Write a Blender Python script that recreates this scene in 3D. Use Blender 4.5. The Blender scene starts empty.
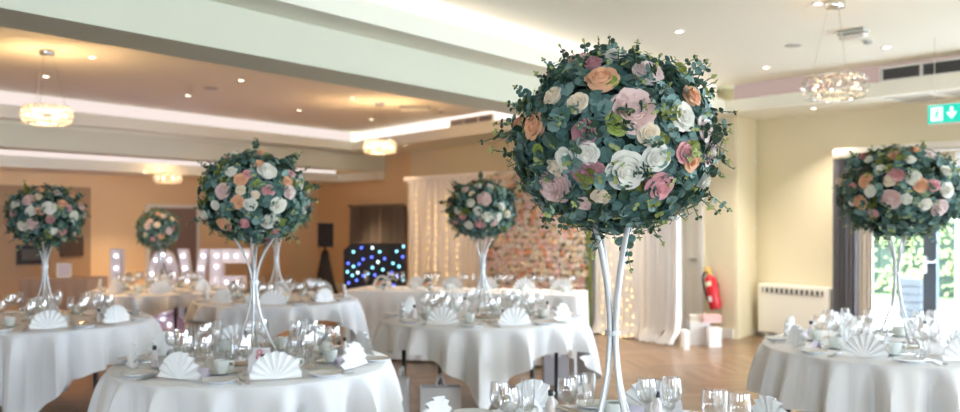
import bpy, math, random
from mathutils import Vector, Matrix
PI = math.pi
SC = bpy.context.scene
COL = SC.collection
F, H, HY = 900.0, 1.52, 220.0        # focal length in px, eye height, horizon row

def at(px, py, d):
    return Vector(((px - 480) / F * d, d, H + (HY - py) / F * d))
def on(px, py, z):                   # the point of height z seen at a pixel
    return at(px, py, (z - H) * F / (HY - py))
U = Vector((670 / F, 1.0))           # plan direction of the beams
V = Vector((-695 / F, 1.0))          # plan direction of the right wall
UN, VN = U.normalized(), V.normalized()
def plan(a, t, dv): return Vector((a[0] + dv[0] * t, a[1] + dv[1] * t))
def hit(p, d, px):                   # where the plan line p + t d crosses the sight line of column px
    k = (px - 480) / F
    t = (k * p[1] - p[0]) / (d[0] - k * d[1])
    return Vector((p[0] + d[0] * t, p[1] + d[1] * t))
def cross(p, d, q, e):               # crossing of two plan lines
    den = d[0] * e[1] - d[1] * e[0]
    t = ((q[0] - p[0]) * e[1] - (q[1] - p[1]) * e[0]) / den
    return Vector((p[0] + d[0] * t, p[1] + d[1] * t))

# ------------------------------------------------------------------ materials
MATS = {}
def mat(name, col, rough=0.6, metal=0.0, emit=None, es=0.0, spec=0.5, trans=0.0, bump=None, var=None, sheen=0.0, transl=0.0):
    m = bpy.data.materials.new(name); m.use_nodes = True
    nt = m.node_tree; b = nt.nodes['Principled BSDF']
    b.inputs['Base Color'].default_value = (*col, 1)
    b.inputs['Roughness'].default_value = rough
    b.inputs['Metallic'].default_value = metal
    b.inputs['Specular IOR Level'].default_value = spec
    b.inputs['Transmission Weight'].default_value = trans
    if sheen: b.inputs['Sheen Weight'].default_value = sheen
    if emit:
        b.inputs['Emission Color'].default_value = (*emit, 1)
        b.inputs['Emission Strength'].default_value = es
    if var:                            # a soft mottling of the base colour
        sc, amt = var
        n = nt.nodes.new('ShaderNodeTexNoise'); n.inputs['Scale'].default_value = sc
        tc = nt.nodes.new('ShaderNodeTexCoord'); nt.links.new(tc.outputs['Object'], n.inputs['Vector'])
        r = nt.nodes.new('ShaderNodeMapRange'); r.inputs[3].default_value = 1 - amt; r.inputs[4].default_value = 1 + amt
        nt.links.new(n.outputs['Fac'], r.inputs[0])
        x = nt.nodes.new('ShaderNodeMixRGB'); x.blend_type = 'MULTIPLY'; x.inputs[0].default_value = 1
        x.inputs[1].default_value = (*col, 1); nt.links.new(r.outputs[0], x.inputs[2])
        nt.links.new(x.outputs[0], b.inputs['Base Color'])
    if bump:
        sc, st = bump
        n = nt.nodes.new('ShaderNodeTexNoise'); n.inputs['Scale'].default_value = sc
        bp = nt.nodes.new('ShaderNodeBump'); bp.inputs['Strength'].default_value = st; bp.inputs['Distance'].default_value = .01
        nt.links.new(n.outputs['Fac'], bp.inputs['Height']); nt.links.new(bp.outputs[0], b.inputs['Normal'])
    if transl:
        t = nt.nodes.new('ShaderNodeBsdfTranslucent'); t.inputs[0].default_value = (*col, 1)
        mx = nt.nodes.new('ShaderNodeMixShader'); mx.inputs[0].default_value = transl
        o = nt.nodes['Material Output']
        nt.links.new(b.outputs[0], mx.inputs[1]); nt.links.new(t.outputs[0], mx.inputs[2]); nt.links.new(mx.outputs[0], o.inputs[0])
    MATS[name] = m
    return m
def thin_glass(name, tint=(1, 1, 1), base=.09, gain=.85):
    m = bpy.data.materials.new(name); m.use_nodes = True; nt = m.node_tree
    nt.nodes.remove(nt.nodes['Principled BSDF'])
    tr = nt.nodes.new('ShaderNodeBsdfTransparent'); tr.inputs[0].default_value = (*tint, 1)
    gl = nt.nodes.new('ShaderNodeBsdfGlossy'); gl.inputs['Roughness'].default_value = .03
    lw = nt.nodes.new('ShaderNodeLayerWeight'); lw.inputs[0].default_value = .28
    r = nt.nodes.new('ShaderNodeMapRange'); r.inputs[3].default_value = base; r.inputs[4].default_value = gain
    nt.links.new(lw.outputs['Facing'], r.inputs[0])
    mx = nt.nodes.new('ShaderNodeMixShader')
    nt.links.new(r.outputs[0], mx.inputs[0]); nt.links.new(tr.outputs[0], mx.inputs[1]); nt.links.new(gl.outputs[0], mx.inputs[2])
    nt.links.new(mx.outputs[0], nt.nodes['Material Output'].inputs[0])
    MATS[name] = m
    return m
def lamp_mat(name, col, s):
    m = bpy.data.materials.new(name); m.use_nodes = True; nt = m.node_tree
    nt.nodes.remove(nt.nodes['Principled BSDF'])
    e = nt.nodes.new('ShaderNodeEmission'); e.inputs[0].default_value = (*col, 1); e.inputs[1].default_value = s
    nt.links.new(e.outputs[0], nt.nodes['Material Output'].inputs[0])
    MATS[name] = m
    return m

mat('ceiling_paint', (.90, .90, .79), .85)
mat('beam_paint_dimmed', (.68, .69, .575), .85)  # ceiling paint darkened to offset too strong frontal daylight on the beam
mat('wall_paint', (.80, .72, .52), .85, var=(1.2, .03))
mat('back_wall_paint', (.84, .63, .39), .85, var=(1.2, .04))
mat('alcove_paint', (.42, .29, .185), .85)
mat('white_trim', (.82, .81, .77), .5)
mat('cloth_white', (.86, .86, .87), .85, bump=(300, .08), sheen=.2)
mat('napkin_white', (.94, .94, .94), .8, bump=(400, .1))
mat('voile', (.93, .92, .91), .9, transl=.18)
mat('black_metal', (.012, .012, .014), .45)
mat('black_fabric', (.012, .012, .016), .9)
mat('white_metal', (.60, .61, .62), .28, .35)
mat('silver', (.78, .78, .78), .18, 1.0)
mat('chrome', (.8, .78, .74), .12, 1.0)
mat('mirror', (.75, .70, .62), .05, 1.0)
mat('china', (.80, .83, .79), .18)
mat('plate_china', (.84, .85, .86), .15)
mat('card', (.86, .84, .86), .7)
mat('lilac_card', (.72, .66, .76), .7)
mat('pink_ink', (.85, .25, .30), .6)
mat('pink_drink', (.85, .50, .48), .15)
mat('gold', (.75, .52, .22), .25, 1.0)
mat('bag_paper', (.78, .78, .80), .55)
mat('grey_paper', (.42, .41, .46), .6)
mat('pink_box', (.78, .50, .48), .6)
mat('cream_box', (.84, .79, .70), .6)
mat('white_box', (.88, .88, .88), .5)
mat('red_paint', (.62, .02, .03), .25)
mat('label_cream', (.85, .80, .60), .5)
mat('yellow_plastic', (.80, .50, .05), .4)
mat('radiator_paint', (.86, .84, .76), .45)
mat('grille_dark', (.10, .10, .10), .6)
mat('vent_grey', (.42, .38, .37), .6)
mat('panel_grey', (.50, .52, .48), .6)
mat('grey_curtain', (.21, .20, .215), .9, bump=(200, .1))
mat('light_curtain', (.66, .60, .52), .9)
mat('dark_curtain', (.17, .145, .13), .9)
mat('frame_grey', (.09, .12, .15), .4)
mat('door_white', (.80, .77, .68), .5)
mat('door_purple', (.26, .18, .17), .6)
mat('brown_cloth', (.36, .27, .215), .85)
mat('dark_wood', (.08, .05, .035), .5)
mat('speaker_black', (.014, .014, .016), .6)
mat('letter_white', (.78, .76, .78), .5)
mat('dance_gloss', (.36, .31, .66), .06)  # lilac reflection of the lights put into the floor's base colour
mat('paving', (.40, .39, .37), .9)
mat('lawn', (.10, .17, .04), .9)
mat('hedge_leaf', (.30, .34, .13), .7, transl=.3)
mat('hedge_leaf_dark', (.14, .19, .06), .7)
mat('planter_grey', (.035, .042, .05), .7)
mat('crystal', (.90, .90, .88), .08, 0, transl=.5)
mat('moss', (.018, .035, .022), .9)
mat('stem_green', (.10, .17, .07), .7)
mat('leaf_blue', (.095, .20, .18), .55, transl=.12)
mat('leaf_teal', (.21, .34, .31), .55, transl=.12)
mat('leaf_dark', (.030, .072, .045), .5)
mat('leaf_olive', (.22, .26, .055), .55, transl=.2)
mat('leaf_tip', (.40, .46, .17), .6, transl=.25)
mat('rose_white', (.88, .86, .78), .7, transl=.15)
mat('rose_cream', (.88, .76, .60), .7, transl=.15)
mat('rose_peach', (.86, .50, .31), .7, transl=.15)
mat('rose_blush', (.86, .65, .61), .7, transl=.15)
mat('rose_pink', (.76, .38, .40), .7, transl=.15)
mat('rose_mauve', (.52, .26, .29), .7, transl=.15)
mat('rose_pale', (.88, .75, .72), .7, transl=.15)
mat('rose_green', (.30, .38, .08), .6)
thin_glass('glass_thin')
thin_glass('window_glass', base=.02, gain=.35)
mat('bottle_glass', (.86, .76, .73), .1)
mat('exit_green', (.02, .50, .40), .4, emit=(.0, .55, .40), es=.62)
mat('exit_white', (.9, .95, .93), .4, emit=(.85, 1, .97), es=.6)
lamp_mat('cove_led', (1.0, .86, .78), 1.15)
thin_glass('crystal_clear', (.93, .93, .90), .22, .85)
lamp_mat('cove_glow_dim', (1.0, .74, .66), .38)
lamp_mat('pendant_bulb_dim', (1.0, .80, .55), 3)
lamp_mat('cove_led_bright', (1.0, .86, .80), .72)
lamp_mat('down_bulb', (1.0, .88, .68), 14)
lamp_mat('pendant_bulb', (1.0, .78, .46), 5)
lamp_mat('fairy_bulb', (1.0, .66, .26), 4)
lamp_mat('marquee_bulb', (.96, .92, 1.0), 7)
lamp_mat('led_cyan', (.25, .75, 1.0), 3.0)
lamp_mat('led_blue', (.10, .16, 1.0), 3.0)
lamp_mat('led_white', (.75, 1.0, 1.0), 3.0)

def floor_mat():                        # chevron parquet
    m = bpy.data.materials.new('parquet'); m.use_nodes = True; nt = m.node_tree; N = nt.nodes; L = nt.links
    b = N['Principled BSDF']
    def math_(op, a, c=None, v=None):
        n = N.new('ShaderNodeMath'); n.operation = op
        L.new(a, n.inputs[0])
        if c is not None: L.new(c, n.inputs[1])
        if v is not None: n.inputs[1].default_value = v
        return n.outputs[0]
    tc = N.new('ShaderNodeTexCoord'); mp = N.new('ShaderNodeMapping'); mp.inputs['Rotation'].default_value = (0, 0, math.radians(37))
    L.new(tc.outputs['Object'], mp.inputs[0]); sp = N.new('ShaderNodeSeparateXYZ'); L.new(mp.outputs[0], sp.inputs[0])
    w, h = .42, .085
    cx = math_('DIVIDE', sp.outputs[0], v=w); col = math_('FLOOR', cx); fr = math_('FRACT', cx)
    par = math_('MODULO', math_('ABSOLUTE', col), v=2)
    sgn = math_('SUBTRACT', math_('MULTIPLY', par, v=2.0), v=1.0)
    off = math_('MULTIPLY', math_('MULTIPLY', math_('SUBTRACT', fr, v=.5), sgn), v=w)
    vy = math_('DIVIDE', math_('ADD', sp.outputs[1], off), v=h)
    row = math_('FLOOR', vy); rf = math_('FRACT', vy)
    cmb = N.new('ShaderNodeCombineXYZ'); L.new(col, cmb.inputs[0]); L.new(row, cmb.inputs[1])
    wn = N.new('ShaderNodeTexWhiteNoise'); L.new(cmb.outputs[0], wn.inputs[0])
    ramp = N.new('ShaderNodeValToRGB'); e = ramp.color_ramp.elements
    e[0].color = (.145, .083, .043, 1); e[1].color = (.285, .175, .095, 1)
    L.new(wn.outputs[0], ramp.inputs[0])
    gap = math_('MINIMUM', math_('GREATER_THAN', rf, v=.035), math_('GREATER_THAN', fr, v=.008))
    mr = N.new('ShaderNodeMapRange'); mr.inputs[3].default_value = .4; L.new(gap, mr.inputs[0])
    mx = N.new('ShaderNodeMixRGB'); mx.blend_type = 'MULTIPLY'; mx.inputs[0].default_value = 1
    L.new(ramp.outputs[0], mx.inputs[1]); L.new(mr.outputs[0], mx.inputs[2])
    L.new(mx.outputs[0], b.inputs['Base Color']); b.inputs['Roughness'].default_value = .28
    MATS['parquet'] = m
floor_mat()

# ------------------------------------------------------------------ mesh builder
class MB:
    def __init__(s): s.v = []; s.f = []; s.m = []
    def add(s, vs, fs, mi=0, M=None):
        o = len(s.v)
        s.v += [tuple(M @ Vector(p)) if M is not None else tuple(p) for p in vs]
        s.f += [tuple(i + o for i in q) for q in fs]; s.m += [mi] * len(fs)
        return s
    def box(s, c, sz, mi=0, rz=0, M=None, bev=0):
        x, y, z = sz[0] / 2, sz[1] / 2, sz[2] / 2
        T = Matrix.Translation(Vector(c)) @ Matrix.Rotation(rz, 4, 'Z')
        if M is not None: T = M @ T
        if bev:
            b = bev; vs = []; 
            for zz, k in ((-z, b), (-z + b, 0), (z - b, 0), (z, b)):
                for sx, sy in ((-1, -1), (1, -1), (1, 1), (-1, 1)):
                    X, Y = x - k, y - k
                    if sx * sy > 0: vs += [(sx * X, sy * (Y - b), zz), (sx * (X - b), sy * Y, zz)]
                    else: vs += [(sx * (X - b), sy * Y, zz), (sx * X, sy * (Y - b), zz)]
            fs = [tuple(reversed(range(8))), tuple(range(24, 32))]
            for r in range(3):
                for i in range(8):
                    j = (i + 1) % 8; fs.append((r * 8 + i, r * 8 + j, r * 8 + 8 + j, r * 8 + 8 + i))
            return s.add(vs, fs, mi, T)
        vs = [(-x, -y, -z), (x, -y, -z), (x, y, -z), (-x, y, -z), (-x, -y, z), (x, -y, z), (x, y, z), (-x, y, z)]
        return s.add(vs, [(0, 3, 2, 1), (4, 5, 6, 7), (0, 1, 5, 4), (1, 2, 6, 5), (2, 3, 7, 6), (3, 0, 4, 7)], mi, T)
    def lathe(s, prof, n=16, mi=0, M=None):
        vs = []; fs = []
        for r, z in prof:
            for i in range(n):
                a = 2 * PI * i / n; vs.append((r * math.cos(a), r * math.sin(a), z))
        for k in range(len(prof) - 1):
            for i in range(n):
                j = (i + 1) % n; fs.append((k * n + i, k * n + j, k * n + n + j, k * n + n + i))
        return s.add(vs, fs, mi, M)
    def tube(s, path, r, n=8, mi=0, M=None, cap=True):
        P = [Vector(p) for p in path]; vs = []; fs = []
        ref = Vector((.123, .31, .94))
        for i, p in enumerate(P):
            t = (P[min(i + 1, len(P) - 1)] - P[max(i - 1, 0)]).normalized()
            a = t.cross(ref)
            if a.length < .05: a = t.cross(Vector((1, 0, 0)))
            a.normalize(); b = t.cross(a)
            rr = r[i] if isinstance(r, (list, tuple)) else r
            for k in range(n):
                g = 2 * PI * k / n; vs.append(p + a * (rr * math.cos(g)) + b * (rr * math.sin(g)))
        for i in range(len(P) - 1):
            for k in range(n):
                j = (k + 1) % n; fs.append((i * n + k, i * n + j, i * n + n + j, i * n + n + k))
        if cap:
            fs.append(tuple(reversed(range(n)))); fs.append(tuple(range((len(P) - 1) * n, len(P) * n)))
        return s.add(vs, fs, mi, M)
    def prism(s, pts, z0, z1, mi=0):
        n = len(pts)
        ar = sum(pts[i][0] * pts[(i + 1) % n][1] - pts[(i + 1) % n][0] * pts[i][1] for i in range(n))
        if ar < 0: pts = list(reversed(pts))
        vs = [(p[0], p[1], z0) for p in pts] + [(p[0], p[1], z1) for p in pts]
        fs = [tuple(reversed(range(n))), tuple(range(n, 2 * n))]
        for i in range(n):
            j = (i + 1) % n; fs.append((i, j, n + j, n + i))
        return s.add(vs, fs, mi)
    def sphere(s, c, r, n=10, mi=0, sc=(1, 1, 1)):
        m = max(4, n // 2 + 1)
        prof = [(max(1e-4, math.sin(PI * k / m)), -math.cos(PI * k / m)) for k in range(m + 1)]
        M = Matrix.Translation(Vector(c)) @ Matrix.Diagonal((r * sc[0], r * sc[1], r * sc[2], 1))
        return s.lathe(prof, n, mi, M)
    def mesh(s, name, mats, smooth=True):
        me = bpy.data.meshes.new(name); me.from_pydata(s.v, [], s.f)
        for m in (mats if isinstance(mats, (list, tuple)) else [mats]): me.materials.append(MATS[m])
        me.polygons.foreach_set('material_index', s.m)
        me.polygons.foreach_set('use_smooth', [smooth] * len(s.f))
        if smooth:
            try: me.set_sharp_from_angle(angle=math.radians(40))
            except Exception: pass
        me.update()
        return me
    def build(s, name, mats, parent=None, smooth=True):
        return link(name, s.mesh(name, mats, smooth), parent)
def link(name, data, parent=None, loc=None, rot=None):
    o = bpy.data.objects.new(name, data); COL.objects.link(o)
    if parent is not None: o.parent = parent
    if loc is not None: o.location = loc
    if rot is not None: o.rotation_euler = rot
    return o
def tag(o, label, cat, group=None):
    o['label'] = label; o['category'] = cat
    if group: o['group'] = group
    return o
def thing(name, label, cat, loc=(0, 0, 0), rz=0, group=None):
    o = link(name, None, None, loc, (0, 0, rz)); o.empty_display_size = .1
    return tag(o, label, cat, group)
def struct(name, mb, mats, smooth=False, parent=None):
    o = mb.build(name, mats, parent, smooth)
    if parent is None: o['kind'] = 'structure'
    return o
def proj(p): return 480 + p[0] / p[1] * F, HY + (H - p[2]) / p[1] * F
def seen(p, mx=20, my=20):
    if p[1] < .5: return False
    x, y = proj(p); return -mx < x < 960 + mx and -my < y < 412 + my
ORD = 'first second third fourth fifth sixth seventh eighth ninth tenth eleventh twelfth thirteenth fourteenth fifteenth sixteenth seventeenth eighteenth nineteenth twentieth'.split()
def ordinal(i):
    if i < 20: return ORD[i]
    t = {2: 'twenty', 3: 'thirty', 4: 'forty', 5: 'fifty'}
    q, r = divmod(i + 1, 10)
    return (t[q] + '-' + ORD[r - 1]) if r else {3: 'thirtieth', 4: 'fortieth', 5: 'fiftieth'}[q]
REG = {}
def reg(o, desc, place, pos): REG.setdefault((desc, place), []).append((proj(pos)[0], o))
def name_registered():
    for (desc, place), lst in REG.items():
        lst.sort(key=lambda t: t[0])
        for i, (x, o) in enumerate(lst):
            o['label'] = f'{desc} {place}' if len(lst) == 1 else f'{desc} {place}, ' + (
                'leftmost' if i == 0 else 'rightmost' if i == len(lst) - 1 else ordinal(i) + ' from the left')

# ------------------------------------------------------------------ plan of the room
RW = on(757, 334, 0).to_2d()                    # right wall, on the floor
CA = on(734, 339, 0).to_2d()                    # corner of the pier
CB = cross(CA, U, RW, V)
BC = hit(CA, V, 318)                            # back corner
BL = plan(BC, -9.0, U)
NL = Vector((-8.5, -4.0)); NR = cross(RW, V, Vector((0, -4)), Vector((1, 0)))
OUT = .18

floor = MB(); 
floor.prism([BL, NL, NR, CB, CA, BC], -.12, 0)
struct('floor', floor, 'parquet')

def wall(name, p0, p1, z0, z1, m, opens=(), th=OUT, side=1):
    """a wall between two plan points; openings are (t0, t1, za, zb) in metres along it; thickness goes to its side"""
    p0, p1 = Vector(p0), Vector(p1); d = (p1 - p0); L = d.length; d.normalize(); n = Vector((-d.y, d.x)) * side * th
    mb = MB()
    def piece(a, b, za, zb):
        if b - a < 1e-4 or zb - za < 1e-4: return
        q0, q1 = p0 + d * a, p0 + d * b
        mb.prism([q0, q1, q1 + n, q0 + n], za, zb)
    a = 0
    for t0, t1, za, zb in sorted(opens):
        piece(a, t0, z0, z1); piece(t0, t1, z0, za); piece(t0, t1, zb, z1); a = t1
    piece(a, L, z0, z1)
    return struct(name, mb, m)
ZT = 3.6
# right wall from the pier towards the near right corner, with the patio doors and further windows beyond the frame
DW0 = hit(RW, V, 852)
tRW = lambda p: (Vector(p) - CB).length
LR = (NR - CB).length
door_t0 = tRW(DW0); door_t1 = door_t0 + 2.9
wall('wall_right', CB, NR, 0, ZT, 'wall_paint', [(door_t0, door_t1, 0, 2.16), (door_t1 + .8, door_t1 + 4.6, .15, 2.5), (door_t1 + 5.2, min(LR - .6, door_t1 + 9.6), .15, 2.5)], side=1)
wall('wall_pier', CA, CB, 0, ZT, 'wall_paint', side=-1, th=.05)
BM = hit(CA, V, 411)
wall('wall_right_far', BM, CA, 0, ZT, 'wall_paint', side=1)
wall('wall_far_corner', BC, BM, 0, ZT, 'back_wall_paint', side=1)
wall('wall_back', BL, BC, 0, ZT, 'back_wall_paint', side=1)
wall('wall_left', NL, BL, 0, ZT, 'back_wall_paint', side=1)
LN = (NR - NL).length
wall('wall_near', NL, NR, 0, ZT, 'wall_paint', [(2.0, 4.6, 1.0, 1.9), (8.5, 10.6, 1.0, 1.9), (15.0, 19.0, 1.0, 2.4)], side=-1)
# baseboards
def board(name, p0, p1, side, h=.13, t=.02):
    p0, p1 = Vector(p0), Vector(p1); d = (p1 - p0).normalized(); n = Vector((-d.y, d.x)) * side
    mb = MB(); mb.prism([p0, p1, p1 + n * t, p0 + n * t], 0, h - .02); mb.prism([p0, p1, p1 + n * t * .6, p0 + n * t * .6], h - .02, h)
    struct(name, mb, 'white_trim')
board('baseboard_pier', CA, plan(CB, 0, U), 1)
board('baseboard_right_far', BC, hit(CA, V, 704), -1)
board('baseboard_pier_face', hit(CA, V, 705), CA, -1)
board('baseboard_right', CB, DW0, -1)
board('baseboard_back', BL, BC, -1)

# ------------------------------------------------------------------ ceiling: three trays parted by two dropped beams
Z1, ZS, ZB1, ZLIP = 3.20, 2.85, 2.57, 3.0
FAR = 14
T1 = on(727, 112.8, ZS).to_2d()                 # corner of the near tray
l3 = on(400, 31, ZS).to_2d(); u3 = (T1 - l3).normalized()
pL3b = hit(l3, u3, 400); pL3b = at(400, 46, 1).to_2d() * (l3.y * 0 + (ZS - H) * F / (HY - 46)); pL3b = Vector(pL3b)
pL2 = on(480, 109, ZB1).to_2d(); u2 = (pL2 - on(0, 26.5, ZB1).to_2d()).normalized()
ub = (on(515, 104, ZB1).to_2d() - on(0, 7.5, ZB1).to_2d()).normalized(); pL1 = on(400, 82.4, ZB1).to_2d()
r1 = on(960, 87.3, ZS).to_2d(); v1 = (r1 - T1).normalized()
def ext(p, d, a, b): return plan(p, a, d), plan(p, b, d)
# near tray ceiling, and its ring of soffit
a0 = plan(T1, -FAR, u3); r0 = plan(T1, 11.5, v1)
big = MB(); big.prism([plan(a0, -.4, v1), plan(T1, .6, u3) + VN * .6, plan(r0, .5, v1) + Vector((.6, .3)), Vector((12, -4.2)), Vector((-8.9, -4.2)), Vector((-8.9, a0.y))], Z1, Z1 + .1)
struct('ceiling', big, 'ceiling_paint')
wallcut = cross(CA, V, T1, u3)
b0, b1 = plan(pL1, -FAR, ub), cross(pL1, ub, CA, V)
sf = MB()
sf.prism([a0, T1, b1, b0], ZS, ZLIP)                                    # narrow soffit before the beam
sf.prism([T1, r0, cross(r0, Vector((1, .2)), RW, V), CB, CA, b1], ZS, ZLIP)   # soffit along the right wall
struct('ceiling_soffit', sf, 'ceiling_paint')
bk0, bk1 = plan(pL2, -FAR, u2), cross(pL2, u2, CA, V)
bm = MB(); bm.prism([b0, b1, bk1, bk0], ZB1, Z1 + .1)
struct('ceiling_beam', bm, 'beam_paint_dimmed')
def cove(name, pts, inset, z0, z1, m='cove_led', t=.03):
    """a run of glowing strip standing behind the lip of a tray; pts is the lip line, inset moves it away from the room"""
    mb = MB()
    for p, q in zip(pts, pts[1:]):
        p, q = Vector(p), Vector(q); d = (q - p).normalized(); n = Vector((-d.y, d.x)) * inset; k = n.normalized() * t * (1 if True else 0)
        mb.prism([p + n, q + n, q + n + k, p + n + k], z0, z1)
    return struct(name, mb, m)
cove('cove_light_near', [a0, T1], .14, ZLIP + .0, Z1 - .0)
cove('cove_recess_right', [T1, r0], .14, ZLIP + .0, Z1 - .0, 'cove_glow_dim')  # weak emission standing in for the pinkish painted recess face

# middle tray
Z2, ZL2, ZB2 = 3.20, 3.02, 2.49
t2a, t2b = on(0, 117, ZS).to_2d(), on(353, 150.5, ZS).to_2d(); uu2 = (t2b - t2a).normalized()
T2 = t2b
rr = on(490, 121, ZL2).to_2d(); rc = on(355, 141, ZL2).to_2d(); vv2 = (rr - rc).normalized()
m2 = MB(); far2 = plan(T2, 7.5, vv2); left2 = plan(T2, -FAR, uu2)
m2.prism([plan(left2, 0, uu2) + VN * .4, T2 + VN * .4 + UN * .4, far2 + UN * .6, cross(far2 + UN * .6, vv2, pL2, u2), bk0, plan(left2, -1, uu2)], Z2, Z2 + .1)
struct('ceiling_tray', m2, 'ceiling_paint')
g0, g1 = on(0, 146.5, ZB2).to_2d(), on(355, 170, ZB2).to_2d(); ug = (g1 - g0).normalized()
gL, gR = plan(g0, -7, ug), cross(g0, ug, CA, V)
s2 = MB()
s2.prism([left2, T2, gR, gL], ZS, ZL2)
s2.prism([T2, cross(T2, vv2, pL2, u2), bk1, gR], ZS, ZL2)
struct('ceiling_soffit_middle', s2, 'ceiling_paint')
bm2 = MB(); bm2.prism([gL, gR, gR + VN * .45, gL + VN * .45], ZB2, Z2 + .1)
struct('ceiling_beam_far', bm2, 'beam_paint_dimmed')
cove('cove_light_middle', [left2, T2], .06, ZL2, Z2, 'cove_led_bright')
cove('cove_light_middle_side', [T2, cross(T2, vv2, pL2, u2)], .12, ZL2, Z2, 'cove_led')
# far tray
Z3, ZS3, ZL3 = 2.80, 2.33, 2.50
f0 = on(60, 169, ZS3).to_2d(); T3 = hit(f0, U, 340)
f3 = plan(f0, -9, U)
s3 = MB(); s3.prism([f3, T3, BC, BL], ZS3, ZL3); s3.prism([T3, T3 - VN * 8, gR, BC], ZS3 + .0, ZL3)
e3 = cross(T3, V, gL, ug)
s3 = MB(); s3.prism([f3, T3, BC, BL], ZS3, ZL3); s3.prism([T3, e3, gR, BC], ZS3, ZL3)
struct('ceiling_soffit_far', s3, 'ceiling_paint')
m3 = MB(); m3.prism([gL, gR, BC, BL], Z3, Z3 + .1)
struct('ceiling_tray_far', m3, 'ceiling_paint')
cove('cove_light_far', [f3, T3], .12, ZL3, Z3, 'cove_led_bright')

# ------------------------------------------------------------------ world, sun side and lamps
w = bpy.data.worlds.new('world'); SC.world = w; w.use_nodes = True
bg = w.node_tree.nodes['Background']; bg.inputs[0].default_value = (.66, .81, 1.0, 1); bg.inputs[1].default_value = 21
def portal(p0, p1, z0, z1, inward):
    l = bpy.data.lights.new('daylight_portal', 'AREA'); l.shape = 'RECTANGLE'
    p0, p1 = Vector(p0), Vector(p1); L = (p1 - p0).length
    l.size = L; l.size_y = z1 - z0; l.cycles.is_portal = True
    c = (p0 + p1) / 2
    o = link('daylight_portal', l); o.location = (c.x, c.y, (z0 + z1) / 2)
    o.rotation_euler = Vector((inward[0], inward[1], 0)).to_track_quat('-Z', 'Y').to_euler()
dR = (NR - CB).normalized(); inR = Vector((dR.y, -dR.x))
if inR.x > 0: inR = -inR
for a, b, z0, z1 in ((door_t0, door_t1, 0, 2.16), (door_t1 + .8, door_t1 + 4.6, .15, 2.5), (door_t1 + 5.2, min(LR - .6, door_t1 + 9.6), .15, 2.5)):
    portal(CB + dR * a - inR * .2, CB + dR * b - inR * .2, z0, z1, inR)
for a, b, zt in ((2.0, 4.6, 1.9), (8.5, 10.6, 1.9), (15.0, 19.0, 2.4)):
    portal((NL.x + a, -4.2), (NL.x + b, -4.2), 1.0, zt, (0, 1))

def spot(p, e, col=(1, .72, .42), size=1.9, blend=.8):
    l = bpy.data.lights.new('downlight_lamp', 'SPOT'); l.energy = e; l.color = col; l.spot_size = size; l.spot_blend = blend; l.shadow_soft_size = .05
    o = link('downlight_lamp', l); o.location = p
def point(p, e, col, r=.05):
    l = bpy.data.lights.new('lamp', 'POINT'); l.energy = e; l.color = col; l.shadow_soft_size = r
    o = link('lamp', l); o.location = p
# recessed downlights
dl_bezel = MB().lathe([(.028, -.004), (.030, -.010), (.046, -.010), (.050, -.004), (.050, .0)], 20).mesh('bezel', 'white_trim')
dl_bulb = MB().lathe([(.0005, -.006), (.029, -.006), (.030, .0)], 16).mesh('bulb', 'down_bulb')
def downlight(px, py, z, place, e, col=(1, .70, .40)):
    p = on(px, py, z)
    t = thing('downlight', 'x', 'ceiling light', p, group='recessed downlights')
    link('bezel', dl_bezel, t); link('bulb', dl_bulb, t)
    reg(t, 'small round recessed downlight', place, p)
    if e: spot(p - Vector((0, 0, .03)), e, col)
for x, y in ((679, 31), (818, 3), (766, 67), (886, 47)):
    downlight(x, y, Z1, 'in the pale near ceiling', 55, (1, .92, .82))
downlight(814, 108, ZS, 'in the soffit below the crystal pendant', 90, (1, .90, .78))
for x, y in ((551, 82.5), (620, 89.7)):
    downlight(x, y, Z2, 'added unseen in the ceiling behind the largest flower ball', 270, (1, .88, .74))  # unseen lamps added to brighten the flower wall and drapes
for x, y in ((92, 57), (46, 76), (188, 95), (241, 80), (353, 98), (299, 110), (371, 119), (407, 109)):
    downlight(x, y, Z2, 'in the warm middle ceiling', 62, (1, .62, .32))
downlight(405, 145, ZS, 'in the soffit above the white backdrop', 75)
downlight(144, 173, ZS3, 'in the far soffit above the love letters', 190)
downlight(340, 178, ZS3, 'in the far soffit before the black curtain', 230)
downlight(690, 110, ZS, 'added unseen in the narrow soffit behind the largest flower ball', 75, (1, .90, .78))  # unseen lamp added to brighten the dark door beside the drape
# extra warm lamps of the far zone stand in the soffit outside the frame's left edge
for s_ in (-1.6, -4.2):
    q = plan(f0, s_, U) + VN * .5; spot((q.x, q.y, ZS3 - .02), 190)
# ceiling speaker discs
def disc(px, py, z, label, r):
    mb = MB().lathe([(.0005, -.012), (r * .85, -.012), (r, -.008), (r, 0)], 28)
    o = mb.build('ceiling_speaker', 'panel_grey'); o.location = on(px, py, z); tag(o, label, 'speaker')
disc(793, 45, Z1, 'round grey ceiling speaker left of the near crystal pendant', .075)
disc(211, 88, Z2, 'round ceiling speaker between downlights of the warm ceiling', .09)
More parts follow.
